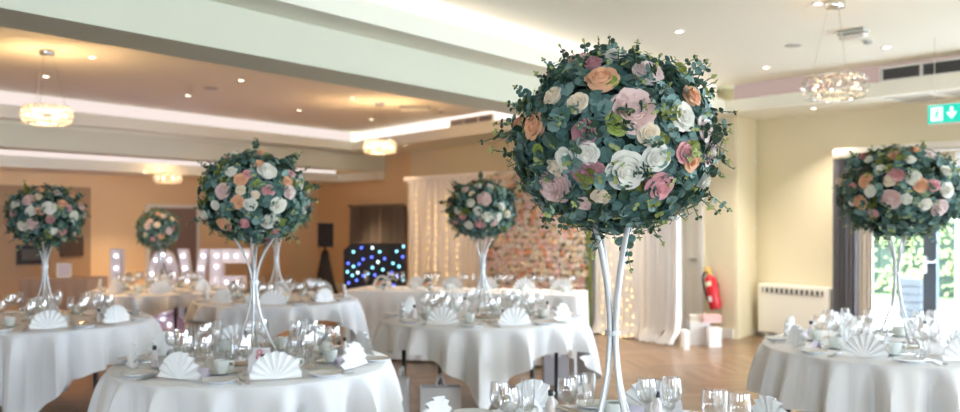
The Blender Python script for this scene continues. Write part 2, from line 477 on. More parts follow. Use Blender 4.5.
# smoke detector and emergency light
def detector(px, py, z, label, s=1.0):
    t = thing('smoke_detector', label, 'smoke detector', on(px, py, z))
    MB().lathe([(.0005, 0), (.05 * s, 0), (.05 * s, -.015 * s)], 18).build('base', 'white_trim', t)
    MB().lathe([(.042 * s, -.015 * s), (.038 * s, -.035 * s), (.0005, -.045 * s)], 18).build('sensor_head', 'panel_grey', t)
detector(868, 40, Z1, 'small round smoke detector beside the emergency light')
detector(440, 110, Z2, 'small smoke detector right of the slim emergency light')
def emergency(px, py, z, label, sx, rz):
    t = thing('emergency_light', label, 'emergency light', on(px, py, z), rz)
    MB().box((0, 0, -.02), (sx, .10, .04), bev=.008).build('housing', 'panel_grey', t)
    MB().box((0, 0, -.06), (sx * .92, .085, .04), bev=.012).build('diffuser', 'white_trim', t)
emergency(853, 30, Z1, 'boxy white emergency light on ceiling behind the near pendant', .26, math.atan2(V[1], V[0]))
emergency(415, 106, Z2, 'slim pale emergency light on the warm ceiling', .45, math.atan2(U[1], U[0]) - .9)

# crystal ring pendants
def pendant(px, py_ring, d, py_can, zc, label, lit):
    p = at(px, py_ring, d); zc = zc - p.z
    t = thing('crystal_pendant', label, 'pendant lamp', p, group='crystal ring pendants')
    q = at(px, py_can, d) if False else None
    mb = MB().lathe([(.0005, zc - .045), (.07, zc - .045), (.075, zc - .03), (.075, zc), ], 24); mb.build('canopy', 'chrome', t)
    for k in range(3):
        a = 2 * PI * k / 3 + .6
        MB().tube([(.05 * math.cos(a), .05 * math.sin(a), zc - .04), (.17 * math.cos(a), .17 * math.sin(a), .09)], .0022, 5).build('cable', 'chrome', t)
    rnd = random.Random(7); bd = MB()
    for ring in range(9):                       # rows of faceted beads round an oval tube
        g = PI * (ring / 8) * 1.5 - PI * .75
        rr_ = .18 + .06 * math.cos(g); zz = .085 * math.sin(g)
        n = 34
        for i in range(n):
            a = 2 * PI * (i + .5 * (ring % 2)) / n
            s_ = .0145 + rnd.uniform(-.002, .002)
            c = Vector((rr_ * math.cos(a), rr_ * math.sin(a), zz))
            M = Matrix.Translation(c) @ Matrix.Rotation(a + rnd.random(), 4, 'Z') @ Matrix.Rotation(rnd.random(), 4, 'X') @ Matrix.Diagonal((s_, s_, s_ * 1.1, 1))
            bd.add([(1, 0, 0), (0, 1, 0), (-1, 0, 0), (0, -1, 0), (0, 0, 1), (0, 0, -1)],
                   [(0, 1, 4), (1, 2, 4), (2, 3, 4), (3, 0, 4), (1, 0, 5), (2, 1, 5), (3, 2, 5), (0, 3, 5)], 0, M)
    bd.build('crystal_ring', 'crystal' if lit > 5 else 'crystal_clear', t, smooth=False)
    fr = MB()
    for zz in (-.075, .08):
        fr.tube([(.15 * math.cos(2 * PI * i / 32), .15 * math.sin(2 * PI * i / 32), zz) for i in range(33)], .004, 5)
    fr.build('ring_frame', 'chrome', t)
    for k in range(6):
        a = 2 * PI * k / 6 + .3
        MB().sphere((.165 * math.cos(a), .165 * math.sin(a), 0), .020 if lit > 5 else .012, 10).build('bulb', 'pendant_bulb' if lit > 5 else 'pendant_bulb_dim', t)
    if lit:
        point(p + Vector((0, 0, .0)), lit, (1, .60, .28), .12)
pendant(47, 115, 8.9, 50, Z2, 'glowing crystal ring pendant nearest the left edge', 30)
pendant(380, 147, 12.8, 102, Z2, 'glowing crystal ring pendant before the tray corner', 30)
pendant(168, 178, 15.6, 100, Z3, 'small glowing crystal ring pendant above the love letters', 9)
pendant(835, 87, 6.95, 14, Z1, 'clear crystal ring pendant hanging from the pale near ceiling', 3)

# air vents
def vent(p, q, z0, z1, n, label, inset, m):
    p, q = Vector(p), Vector(q); d = (q - p); L = d.length; d.normalize(); nn = Vector((-d.y, d.x)) * inset
    t = thing('air_vent', label, 'vent', (p.x + nn.x, p.y + nn.y, z0), math.atan2(d.y, d.x))
    h = z1 - z0
    fr = MB(); fr.box((L / 2, 0, .012), (L, .03, .024)); fr.box((L / 2, 0, h - .012), (L, .03, .024))
    for k in range(n + 1): fr.box((L * k / n, 0, h / 2), (.03, .032, h))
    fr.build('frame', 'white_trim', t, False)
    MB().box((L / 2, .012, h / 2), (L, .008, h)).build('backing', m, t, False)
    sl = MB()
    for k in range(5): sl.box((L / 2, -.0, h * (k + 1) / 6), (L, .022, .006))
    sl.build('louvre', m, t, False)
def lip_pt(px): return hit(T1, v1, px)
vp = lip_pt(877); vq = plan(vp, 3.0, v1)
vent(vp, vq, ZLIP + .005, Z1 - .03, 7, 'long dark slotted air vent in the right ceiling cove', .10, 'grille_dark')
cvv = cross(T2, vv2, pL2, u2)
vp, vq = hit(T2, vv2, 447), hit(T2, vv2, 489)
vent(vp, vq, ZL2 + .01, Z2 - .05, 3, 'small grey air vent in the lit cove beside middle beam', .08, 'vent_grey')
# ceiling cassettes let into the right soffit
def cassette(pxs, label):
    a = hit(T1 + UN * .22, v1, pxs[0]); b = hit(T1 + UN * .22, v1, pxs[1])
    d = (b - a); L = d.length; d.normalize()
    t = thing('ceiling_air_panel', label, 'air panel', (a.x, a.y, ZS), math.atan2(d.y, d.x))
    fr = MB(); W = .5
    for c, s_ in (((L / 2, .0, -.006), (L, .03, .012)), ((L / 2, W, -.006), (L, .03, .012)), ((0, W / 2, -.006), (.03, W, .012)), ((L, W / 2, -.006), (.03, W, .012))): fr.box(c, s_)
    fr.build('frame', 'white_trim', t, False)
    MB().box((L / 2, W / 2, -.003), (L - .03, W - .03, .005)).build('grille', 'panel_grey', t, False)
cassette((886, 930), 'grey rectangular air panel in soffit left of exit sign')
cassette((938, 985), 'grey rectangular air panel in soffit above exit sign')
# slim grille in the tray ceiling, top right
a = on(928, 61, Z1)
mb = MB(); mb.box((.55, 0, -.006), (1.1, .09, .012)); 
for k in range(3): mb.box((.55, -.025 + .025 * k, -.014), (1.06, .006, .006))
o = mb.build('ceiling_slot_grille', 'panel_grey', None, False); o.location = a; o.rotation_euler = (0, 0, math.atan2(v1.y, v1.x))
tag(o, 'slim grey slot grille in ceiling above the exit sign', 'vent')

# ------------------------------------------------------------------ exit sign
def exit_sign():
    p = at(928, 124, 8.3); dv = -V.normalized(); ang = math.atan2(dv.y, dv.x)
    t = thing('exit_sign', 'green lit exit sign with running figure and down arrow', 'exit sign', p, ang)
    W, Hh = .37, .165
    MB().box((W / 2, .02, Hh / 2), (W + .02, .035, Hh + .02), bev=.006).build('housing', 'white_trim', t, False)
    MB().box((W / 2, 0, Hh / 2), (W, .006, Hh)).build('face', 'exit_green', t, False)
    for x in (.05, W - .05): MB().tube([(x, .02, Hh), (x, .02, Z1 - p.z)], .004, 6).build('hanging_rod', 'chrome', t)
    # pictogram: door and running figure
    ic = MB()
    def rect(x0, z0, x1, z1): ic.box(((x0 + x1) / 2, -.005, (z0 + z1) / 2), (x1 - x0, .003, z1 - z0))
    rect(.028, .02, .135, .145)
    ic.build('door_pictogram', 'exit_white', t, False)
    fg = MB()
    def limb(a, b, wd):
        a, b = Vector((a[0], 0, a[1])), Vector((b[0], 0, b[1])); d = (b - a); n = Vector((-d.z, 0, d.x)).normalized() * wd / 2
        o_ = Vector((0, -.008, 0)); fg.add([a + n + o_, b + n + o_, b - n + o_, a - n + o_], [(0, 1, 2, 3)])
    limb((.088, .105), (.080, .070), .020); limb((.080, .072), (.100, .052), .011); limb((.100, .054), (.096, .030), .010)
    limb((.080, .072), (.066, .052), .011); limb((.068, .053), (.050, .047), .010); limb((.088, .103), (.066, .092), .009); limb((.088, .103), (.106, .085), .009)
    fg.lathe([(.0005, 0), (.011, 0)], 14, 0, Matrix.Translation((.094, -.008, .122)) @ Matrix.Rotation(PI / 2, 4, 'X'))
    fg.build('running_figure', 'exit_green', t, False)
    ar = MB()
    ar.add([(.170, -.006, .085), (.215, -.006, .03), (.260, -.006, .085), (.243, -.006, .098), (.228, -.006, .08), (.228, -.006, .14), (.202, -.006, .14), (.202, -.006, .08), (.187, -.006, .098)],
           [(0, 1, 7, 8), (1, 2, 3, 4), (1, 4, 7), (4, 5, 6, 7)])
    ar.build('down_arrow', 'exit_white', t, False)
exit_sign()

# ------------------------------------------------------------------ roses, leaves, flower balls
def rose_mb(kind, seed):
    rnd = random.Random(seed); mb = MB()
    if kind == 'rose':
        rings = [(2, .02, .13, .78, .10, 2.4), (3, .06, .27, .80, .16, 1.25), (4, .10, .46, .74, .24, .95), (5, .14, .70, .60, .30, .82), (6, .16, .98, .36, .36, .74)]
    else:
        rings = [(4, .02, .16, .66, .10, 1.0), (6, .06, .32, .68, .12, .75), (8, .12, .48, .64, .14, .55), (9, .18, .64, .56, .16, .5), (10, .22, .80, .42, .18, .46), (9, .22, .95, .24, .22, .5)]
    top = .62 if kind == 'rose' else .58
    mb.lathe([(1e-3, top + .06), (.07, top + .05), (.13, top), (.3, top * .78), (.55, top * .45), (.78, .02), (.85, -.25)], 14)
    for ri, (n, r0, r1, h, curl, wd) in enumerate(rings):
        for k in range(n):
            a0 = 2 * PI * k / n + ri * .7 + rnd.uniform(-.15, .15); hh = h * rnd.uniform(.93, 1.05); rk = r1 * rnd.uniform(.94, 1.05)
            A, B = 6, 5; vs = []; fs = []
            for j in range(B):
                t = j / (B - 1)
                for i in range(A):
                    s = -1 + 2 * i / (A - 1)
                    te = t * (1 - .22 * abs(s) ** 3)
                    r = r0 + (rk - r0) * (te ** .75) + (curl * .35 * max(0, te - .72) / .28)
                    z = -.25 + (hh + .25) * (te ** .85) - curl * .55 * max(0, te - .78) / .22
                    r *= 1 - .10 * (1 - s * s) * 0 + .04 * s
                    w_ = wd * (.55 + .45 * math.sin(PI * min(1, te * .62 + .1)))
                    if kind != 'rose': z += .03 * math.sin(7 * s + k); r += .02 * math.sin(9 * s + 2 * k)
                    a = a0 + s * w_ * 1.05
                    vs.append((r * math.cos(a), r * math.sin(a), z))
            for j in range(B - 1):
                for i in range(A - 1):
                    fs.append((j * A + i, j * A + i + 1, (j + 1) * A + i + 1, (j + 1) * A + i))
            mb.add(vs, fs)
    return mb
ROSE_GEO = {('rose', i): rose_mb('rose', 11 + i) for i in range(3)}
ROSE_GEO.update({('peony', i): rose_mb('peony', 31 + i) for i in range(2)})
ROSE_CACHE = {}
def rose_mesh(kind, i, color):
    k = (kind, i, color)
    if k not in ROSE_CACHE: ROSE_CACHE[k] = ROSE_GEO[(kind, i)].mesh(kind + '_head', color)
    return ROSE_CACHE[k]
def leaf(mb, c, nrm, tip, size, mi, rnd, asp=1.0):
    nrm = nrm.normalized(); t = tip - nrm * tip.dot(nrm)
    if t.length < 1e-3: t = nrm.orthogonal()
    t.normalize(); s = nrm.cross(t); n = 8
    vs = [c + t * (size * .95) - nrm * size * .12]
    fs = []
    for k in range(n):
        a = 2 * PI * k / n
        p = c + t * (size * (1 + math.cos(a) * 1.0)) + s * (size * asp * math.sin(a)) + nrm * (size * .16 * abs(math.sin(a)) - size * .10 * (1 + math.cos(a)) * .5)
        vs.append(p)
    for k in range(n): fs.append((0, 1 + k, 1 + (k + 1) % n))
    mb.add(vs, fs, mi)
def rdir(rnd):
    while True:
        v = Vector((rnd.uniform(-1, 1), rnd.uniform(-1, 1), rnd.uniform(-1, 1)))
        if .05 < v.length < 1: return v.normalized()
def foliage_mb(rx, rz, nsp, ls, seed, warm=.12, outn=.25):
    """sprigs of round-leaved greenery all over an ellipsoid: stems, leaves shrinking to pale tips"""
    rnd = random.Random(seed); mb = MB()
    gold = PI * (3 - 5 ** .5)
    for k in range(nsp):
        zz = 1 - 2 * (k + .5) / nsp; ra = math.sqrt(1 - zz * zz); d = Vector((ra * math.cos(gold * k), ra * math.sin(gold * k), zz))
        d = (d + rdir(rnd) * .16).normalized()
        base = Vector((d.x * rx, d.y * rx, d.z * rz)) * rnd.uniform(.74, .86)
        tang = rdir(rnd); tang = (tang - d * tang.dot(d)).normalized()
        lng = rnd.random() < outn
        L = (rnd.uniform(.26, .40) if lng else rnd.uniform(.13, .22)) * rx * 1.1
        dr = (d * rnd.uniform(.7, 1.1) + tang * rnd.uniform(.25, .8) + Vector((0, 0, .15 if d.z > 0 else -.2))).normalized()
        if lng: dr = (d * 1.0 + tang * .35).normalized()
        bend = (tang * rnd.uniform(-.4, .5) + Vector((0, 0, -.25))) * .5
        pal = rnd.random()
        main = [0, 1] if pal < .70 else ([3] if pal < .70 + warm else [2, 0])
        n = 6 if lng else 5
        prev = base; pts = [base]
        for i in range(1, n + 1):
            t = i / n
            p = base + dr * (L * t) + bend * (L * t * t); pts.append(p)
            sd = (p - prev).normalized(); prev = p
            sz = ls * (1.05 - .72 * t ** 1.2) * rnd.uniform(.8, 1.15)
            if lng: sz *= .80
            mi = rnd.choice(main)
            if t > .85: mi = 4 if rnd.random() < .6 else 2
            elif lng and rnd.random() < .6: mi = 2
            side = rdir(rnd); side = (side - sd * side.dot(sd)).normalized()
            for q in (1, -1):
                tp = (side * q + sd * .35).normalized()
                nr = sd.cross(side) * (1 if lng else .0) + (sd * .75 + d * .65 - side * q * .25) * (.25 if lng else 1) + rdir(rnd) * .3
                leaf(mb, p, nr, tp, sz * .62, mi, rnd, rnd.uniform(.78, 1.0))
        if lng:
            leaf(mb, pts[-1], tang, dr, ls * .2, 4, rnd, .6)
        mb.tube(pts, .0016 if ls > .02 else .002, 4, 5, cap=False)
    # flat face leaves that cover the ball between the heads
    for k in range(int(nsp * 2.6)):
        d = rdir(rnd); c = Vector((d.x * rx, d.y * rx, d.z * rz)) * rnd.uniform(.80, .93)
        leaf(mb, c, d + rdir(rnd) * .5, rdir(rnd), ls * rnd.uniform(.45, .8), rnd.choice([0, 0, 1, 2, 0, 1]), rnd, rnd.uniform(.7, 1))
    return mb
LEAFM = ['leaf_blue', 'leaf_teal', 'leaf_dark', 'leaf_olive', 'leaf_tip', 'stem_green']
FOL_LOW = [foliage_mb(.30, .26, 230, .034, 71 + i, .14, .13).mesh('foliage', LEAFM, False) for i in range(2)]
FOL_HI = foliage_mb(.335, .315, 430, .038, 5, .10, .20).mesh('foliage', LEAFM, False)
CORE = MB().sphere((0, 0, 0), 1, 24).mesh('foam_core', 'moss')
PALS = ['rose_white', 'rose_cream', 'rose_peach', 'rose_blush', 'rose_pink', 'rose_white', 'rose_blush', 'rose_cream', 'rose_mauve']
KEY = dict(w='rose_white', c='rose_cream', p='rose_peach', b='rose_blush', k='rose_pink', m='rose_mauve', l='rose_pale', g='rose_green')
def flower_ball(center, rx, rz, spots, label, hi=False, rot=0, seed=1, nback=26):
    """spots: (px, py, diameter px, colour key, kind) of the heads on the side towards the window front"""
    t = thing('flower_ball', label, 'flower arrangement', center, 0, 'rose and eucalyptus balls')
    base = FOL_HI if hi else FOL_LOW[seed % 2]
    bx, bz = (.335, .315) if hi else (.30, .26)
    fo = link('foliage', base, t); fo.scale = (rx / bx, rx / bx, rz / bz); fo.rotation_euler = (0, 0, rot)
    co = link('foam_core', CORE, t); co.scale = (rx * .76, rx * .76, rz * .76)
    rnd = random.Random(seed * 17 + 3); placed = []
    def head(d, R, color, kind):
        p = Vector((d.x * rx, d.y * rx, d.z * rz)) * .935
        nrm = Vector((d.x / rx, d.y / rx, d.z / rz)).normalized()
        o = link(kind + '_head' if kind == 'peony' else 'rose_head', rose_mesh(kind, rnd.randrange(2), color), t, p - nrm * R * .25)
        q = nrm.to_track_quat('Z', 'Y') @ Matrix.Rotation(rnd.uniform(0, 6.28), 4, 'Z').to_quaternion()
        o.rotation_mode = 'QUATERNION'; o.rotation_quaternion = q; o.scale = (R, R, R)
        placed.append((d, R))
    cam = Vector((0, 0, H)); C0 = Vector(center)
    for sp in spots:
        px, py, dia, ck = sp[:4]; kind = sp[4] if len(sp) > 4 else 'rose'
        ray = Vector(((px - 480) / F, 1, (HY - py) / F)).normalized()
        # the sight line meets the ellipsoid
        S = Matrix.Diagonal((1 / (rx * .9), 1 / (rx * .9), 1 / (rz * .9))); o_ = S @ (cam - C0); dd = S @ ray
        A, B, Cc = dd.dot(dd), 2 * o_.dot(dd), o_.dot(o_) - 1; D = B * B - 4 * A * Cc
        tt = (-B - math.sqrt(D)) / (2 * A) if D > 0 else -B / (2 * A)
        e = o_ + dd * tt; e.normalize()
        R = dia / 2 / F * center[1] * (1.08 if kind == 'rose' else 1.14)
        head(e, R, KEY[ck], kind)
    tries = 0
    while len(placed) < len(spots) + nback and tries < 3000:
        tries += 1; d = rdir(rnd); R = rnd.uniform(.030, .045) * rx / .33
        if spots and (d.y < .12): continue
        if all((d - q).length > (R + r_) / rx * 1.15 for q, r_ in placed):
            head(d, R, rnd.choice(PALS), 'peony' if rnd.random() < .2 else 'rose')
    return t

# trumpet stand of four bent rods
def rod_path(a, top_r, bot_r, h, zn):
    pts = []
    for i in range(25):
        z = h * i / 24
        r = .013 + (bot_r - .013) * ((zn - z) / zn) ** 2.1 if z < zn else .013 + (top_r - .013) * ((z - zn) / (h - zn)) ** 1.9
        pts.append((r * math.cos(a), r * math.sin(a), z))
    return pts
def stand_parts(h, zn, top_r, bot_r, rr_, a0):
    rods = [MB().tube(rod_path(a0 + PI / 2 * k, top_r, bot_r, h, zn), rr_, 10).mesh('rod', 'white_metal') for k in range(4)]
    col_ = MB().lathe([(.02, zn - .008), (.027, zn - .008), (.027, zn + .008), (.02, zn + .008)], 16).mesh('collar', 'white_metal')
    ring = MB().tube([(top_r * math.cos(2 * PI * i / 24), top_r * math.sin(2 * PI * i / 24), h) for i in range(25)], rr_ * .9, 8).mesh('top_ring', 'white_metal')
    return rods, col_, ring
def flower_stand(x, y, z, h, label, rr_=.0085, zn=.40, a0=.25, top_r=.12, bot_r=.15):
    t = thing('flower_stand', label, 'flower stand', (x, y, z), 0, 'white trumpet flower stands')
    rods, c, r = stand_parts(h, zn, top_r, bot_r, rr_, a0)
    for m in rods: link('rod', m, t)
    link('collar', c, t); link('top_ring', r, t)
    return t

# ------------------------------------------------------------------ tables
TAB = {}
def leg_mesh(h=.70):
    return MB().tube([(0, 0, 0), (0, 0, h)], .016, 8).mesh('leg', 'black_metal')
LEG = leg_mesh()
TTOP = {}
def round_table(key, x, y, r, label, lrot=.4):
    t = thing('round_table', label, 'table', (x, y, 0), lrot, 'round banquet tables')
    MB().lathe([(.0005, .715), (r - .03, .715), (r - .012, .72), (r - .012, .735), (r - .02, .744), (.0005, .744)], 48).build('tabletop', 'dark_wood', t)
    for sx, sy in ((1, 1), (1, -1), (-1, 1), (-1, -1)):
        link('leg', LEG, t, (sx * r * .64, sy * r * .50, .012))
    for sx in (1, -1):
        MB().tube([(sx * r * .64, -r * .50, .68), (sx * r * .64, r * .50, .68)], .011, 6).build('stretcher', 'black_metal', t)
    TAB[key] = (x, y, r)
    return t
def tablecloth(key, half, rot, label, seed, rnd_drop=None, kf=19):
    x, y, r = TAB[key]; rnd = random.Random(seed); n = 216; mb = MB(); vs = []; fs = []
    ph = [rnd.uniform(0, 6.28) for _ in range(4)]
    rows = [0, .25, .6, .9, .985, 1.0]; dr = [0.012, .03, .07, .14, .24, .36, .5, .66, .82, 1.0]
    def fold(a):
        return math.sin(kf * a + ph[0] + 1.3 * math.sin(2 * a + ph[1])) * .65 + .35 * math.sin((kf * 1.7 // 1) * a + ph[2] + math.sin(3 * a + ph[3]))
    for k in range(n):
        a = 2 * PI * k / n; ca, sa = math.cos(a), math.sin(a)
        q = a - rot; L = half / max(abs(math.cos(q)), abs(math.sin(q))) if rnd_drop is None else r + rnd_drop
        drop = min(.715, max(.06, L - r))
        for s in rows: vs.append((s * r * ca, s * r * sa, .7475 - (.004 if s == 1.0 else 0)))
        for t in dr:
            dl = t * drop
            R = r + .010 + .10 * dl + fold(a) * (.135 * dl / (dl + .16)) * min(1, dl / .04)
            z = .742 - dl * .985
            vs.append((R * ca, R * sa, max(.012, z)))
    m = len(rows) + len(dr)
    for k in range(n):
        j = (k + 1) % n
        for i in range(m - 1):
            if i == 0: fs.append((k * m, k * m + 1, j * m + 1))
            else: fs.append((k * m + i, k * m + i + 1, j * m + i + 1, j * m + i))
    mb.add(vs, fs); me = mb.mesh('tablecloth', 'cloth_white')
    o = link('tablecloth', me, None, (x, y, 0)); tag(o, label, 'tablecloth', 'white tablecloths')
    return o
ZTOP = .7490
# kit of table ware, built once and shared
def fan_mesh(seed=0):
    mb = MB(); n = 18; rnd = random.Random(seed)
    for off in (0, .007):
        vs = [(0, off, .004)]; fs = []
        for fr_ in (.35, .72, 1.0):
            for i in range(n + 1):
                th = PI * (.015 + .97 * i / n); R = .124 * fr_ * (1 + (.02 if i % 2 else -.015))
                amp = .011 * fr_ * (1 if i % 2 else -1)
                vs.append((R * math.cos(th), amp + off + .012 * fr_ * math.sin(th), .003 + R * math.sin(th) * 1.06))
        for i in range(n):
            fs.append((0, 1 + i, 2 + i))
            for k in range(2):
                a = 1 + k * (n + 1) + i; b = a + n + 1; fs.append((a, b, b + 1, a + 1))
        mb.add(vs, fs)
    mb.add([(-.06, .012, .002), (.06, .012, .002), (.0, .012, .085), (0, .05, .002)], [(0, 2, 3), (1, 3, 2), (0, 3, 1)])
    return mb.mesh('napkin', 'napkin_white', False)
FAN = fan_mesh()
WBOWL = MB().lathe([(.006, .088), (.022, .094), (.034, .110), (.0385, .130), (.037, .155), (.0335, .182), (.0325, .182), (.036, .155), (.0375, .130), (.033, .112), (.021, .0965), (.001, .092)], 18).mesh('bowl', 'glass_thin')
WSTEM = MB().lathe([(.0045, .010), (.0035, .03), (.0035, .075), (.006, .088)], 10).mesh('stem', 'glass_thin')
WFOOT = MB().lathe([(.0005, .0), (.034, .0), (.034, .002), (.02, .006), (.0045, .011)], 18).mesh('foot', 'glass_thin')
FBOWL = MB().lathe([(.005, .075), (.017, .085), (.0235, .115), (.0255, .155), (.0245, .20), (.0235, .20), (.0245, .155), (.0225, .116), (.016, .087), (.001, .08)], 16).mesh('bowl', 'glass_thin')
FSTEM = MB().lathe([(.004, .010), (.0032, .03), (.0032, .065), (.005, .075)], 10).mesh('stem', 'glass_thin')
TUMB = MB().lathe([(.0005, 0), (.027, 0), (.031, .05), (.034, .10), (.033, .10), (.030, .05), (.026, .008), (.0005, .008)], 16).mesh('water_glass', 'glass_thin')
PLATE = MB().lathe([(.0005, .004), (.045, .004), (.05, .001), (.055, .004), (.082, .016), (.083, .018), (.080, .018), (.054, .008), (.0005, .007)], 28).mesh('side_plate', 'plate_china')
SAUCER = MB().lathe([(.0005, .001), (.03, .001), (.066, .013), (.067, .015), (.03, .005), (.0005, .005)], 24).mesh('saucer', 'china')
CUPB = MB().lathe([(.0005, .0), (.022, .0), (.024, .006), (.034, .02), (.039, .045), (.040, .066), (.038, .066), (.036, .045), (.030, .02), (.0005, .012)], 20).mesh('bowl', 'china')
CUPH = MB().tube([(.037, 0, .055), (.055, 0, .056), (.062, 0, .042), (.054, 0, .026), (.035, 0, .022)], .0042, 6).mesh('handle', 'china')
KNIFE = MB().box((0, -.055, .004), (.012, .085, .006), bev=.002).box((0, .045, .004), (.017, .115, .0025)).mesh('knife', 'silver')
FORKM = MB()
FORKM.box((0, -.04, .004), (.009, .11, .003)); FORKM.box((0, .03, .005), (.022, .035, .003))
for i_ in range(4): FORKM.box((-.009 + .006 * i_, .07, .006), (.003, .05, .002))
FORK = FORKM.mesh('fork', 'silver')
BOTB = MB().lathe([(.0005, .0), (.017, .0), (.018, .004), (.018, .058), (.012, .072), (.008, .08), (.008, .088)], 14).mesh('body', 'bottle_glass')
BOTC = MB().lathe([(.0095, .086), (.0105, .088), (.0105, .106), (.0095, .108), (.0005, .108)], 14).mesh('cap', 'black_metal')
BOTT = MB().lathe([(.0005, 0), (.016, 0), (.016, .0015), (.0005, .0015)], 14, 0, Matrix.Translation((0, -.0225, .045)) @ Matrix.Rotation(PI / 2 - .1, 4, 'X')).mesh('tag', 'card')
PCARD = MB().add([(-.04, -.02, 0), (.04, -.02, 0), (.04, 0, .045), (-.04, 0, .045), (.04, .02, 0), (-.04, .02, 0)], [(0, 1, 2, 3), (3, 2, 4, 5)]).mesh('place_card', 'lilac_card', False)
def kit(name, parts, cat, p, rz, group):
    if len(parts) == 1:
        o = link(name, parts[0][1], None, p, (0, 0, rz)); o['category'] = cat; o['group'] = group; return o
    o = link(name, None, None, p, (0, 0, rz)); o['category'] = cat; o['group'] = group; o.empty_display_size = .05
    for n, m in parts: link(n, m, o)
    return o
WHOLE = {}
def whole(key, parts):
    if key not in WHOLE:
        me = bpy.data.meshes.new(key); vs, fs, mi, mats = [], [], [], []
        for _, m in parts:
            b = len(vs); vs += [tuple(v.co) for v in m.vertices]; k = len(mats); mats += list(m.materials)
            for p in m.polygons: fs.append(tuple(i + b for i in p.vertices)); mi.append(k + p.material_index)
        me.from_pydata(vs, [], fs)
        for m in mats: me.materials.append(m)
        me.polygons.foreach_set('material_index', mi); me.polygons.foreach_set('use_smooth', [True] * len(fs)); me.update()
        WHOLE[key] = me
    return WHOLE[key]
WINE = [('bowl', WBOWL), ('stem', WSTEM), ('foot', WFOOT)]
FLUTE = [('bowl', FBOWL), ('stem', FSTEM), ('foot', WFOOT)]
CUP = [('bowl', CUPB), ('handle', CUPH)]
BOT = [('body', BOTB), ('cap', BOTC), ('tag', BOTT)]
def put(key, place, kind, x, y, rz, detail, margin=12):
    table = {'napkin': ('folded_napkin', [('napkin', FAN)], 'napkin', 'white fan-folded napkin', 'fan-folded napkins'),
             'wine': ('wine_glass', WINE, 'glass', 'clear stemmed wine glass', 'stemmed wine glasses'),
             'flute': ('champagne_flute', FLUTE, 'glass', 'tall clear flute glass', 'flute glasses'),
             'water': ('water_glass', [('water_glass', TUMB)], 'glass', 'plain clear tumbler', 'tumblers'),
             'plate': ('side_plate', [('side_plate', PLATE)], 'plate', 'round white side plate', 'side plates'),
             'saucer': ('saucer', [('saucer', SAUCER)], 'saucer', 'white saucer under a cup', 'saucers'),
             'cup': ('coffee_cup', CUP, 'cup', 'white coffee cup', 'coffee cups'),
             'knife': ('dinner_knife', [('knife', KNIFE)], 'knife', 'silver dinner knife', 'dinner knives'),
             'fork': ('dinner_fork', [('fork', FORK)], 'fork', 'silver dinner fork', 'dinner forks'),
             'bottle': ('favour_bottle', BOT, 'bottle', 'small pink black-capped bottle', 'favour bottles'),
             'card': ('place_card', [('place_card', PCARD)], 'place card', 'small lilac place card', 'place cards')}
    name, parts, cat, desc, grp = table[kind]
    z = ZTOP + (.006 if kind == 'cup' else 0)
    p = Vector((x, y, z))
    if not seen(p + Vector((0, 0, .12 if kind in ('napkin', 'wine', 'flute') else .03)), margin, 4): return None
    if kind == 'cup': p.z = ZTOP + .0055
    pts = parts if detail or len(parts) == 1 else [(name, whole(name, parts))]
    o = kit(name, pts, cat, p, rz, grp)
    reg(o, desc, place, p)
    return o
RAD = dict(wine=.040, flute=.036, water=.036, cup=.05, bottle=.022, plate=.085)
TAKEN = {'card': [(-1.115, 4.56, .065)]}
def setting(key, place, ang, items, detail, jit):
    x, y, r = TAB[key]; rnd = jit; k = (r - .02) / .76
    er = Vector((math.cos(ang), math.sin(ang))); et = Vector((-er.y, er.x))
    def P(rho, tau, j=.008):
        q = Vector((x, y)) + er * (rho * k + rnd.uniform(-j, j)) + et * (tau + rnd.uniform(-j, j)); return q.x, q.y
    face = ang + PI / 2                       # local -Y looks outwards from the table
    sp = {'napkin': (.665, 0, 0), 'plate': (.655, .235, 0), 'knife': (.645, -.15, 0), 'fork': (.645, -.178, 0), 'wine': (.44, -.11, 0), 'wine2': (.385, -.035, 0),
          'flute': (.35, -.115, 0), 'water': (.31, .0, 0), 'saucer': (.45, .105, 0), 'cup': (.45, .105, 0), 'bottle': (.535, -.04, 0), 'card': (.54, .05, 0)}
    cj = rnd.uniform(-.01, .01)
    for it in items:
        rho, tau, _ = sp[it]
        if it in ('saucer', 'cup'):
            q = Vector((x, y)) + er * (rho * k + cj) + et * (tau + cj); px, py = q.x, q.y
        else:
            rad = RAD.get(it.rstrip('2'))
            for tr in range(50):
                px, py = P(rho, tau, .008 + .0016 * tr)
                if rad is None or all((px - a) ** 2 + (py - b) ** 2 > (rad + c) ** 2 for a, b, c in TAKEN.get(key, [])): break
        rad = RAD.get(it.rstrip('2'))
        if rad: TAKEN.setdefault(key, []).append((px, py, rad))
        rz = face + rnd.uniform(-.16, .16)
        if it == 'cup': rz += rnd.uniform(-1, 1)
        put(key, place, it.rstrip('2'), px, py, rz, detail)

FULL = ['napkin', 'plate', 'knife', 'fork', 'wine', 'wine2', 'flute', 'water', 'saucer', 'cup', 'bottle', 'card']
SOME = ['napkin', 'plate', 'knife', 'wine', 'wine2', 'flute', 'saucer', 'cup', 'bottle']
LESS = ['napkin', 'plate', 'wine', 'wine2', 'flute', 'cup', 'saucer']
def dress(key, x, y, r, place, label, cloth_label, half, crot, seats, a0, items, detail, seed, rnd_drop=None, lrot=.4):
    round_table(key, x, y, r, label, lrot); tablecloth(key, half, math.radians(crot), cloth_label, seed, rnd_drop)
    jit = random.Random(seed)
    for k in range(seats): setting(key, place, math.radians(a0 + 360 * k / seats), [i for i in items if i != 'bottle' or k % 2 == seed % 2 or key == 'near'], detail, jit)
    return x, y

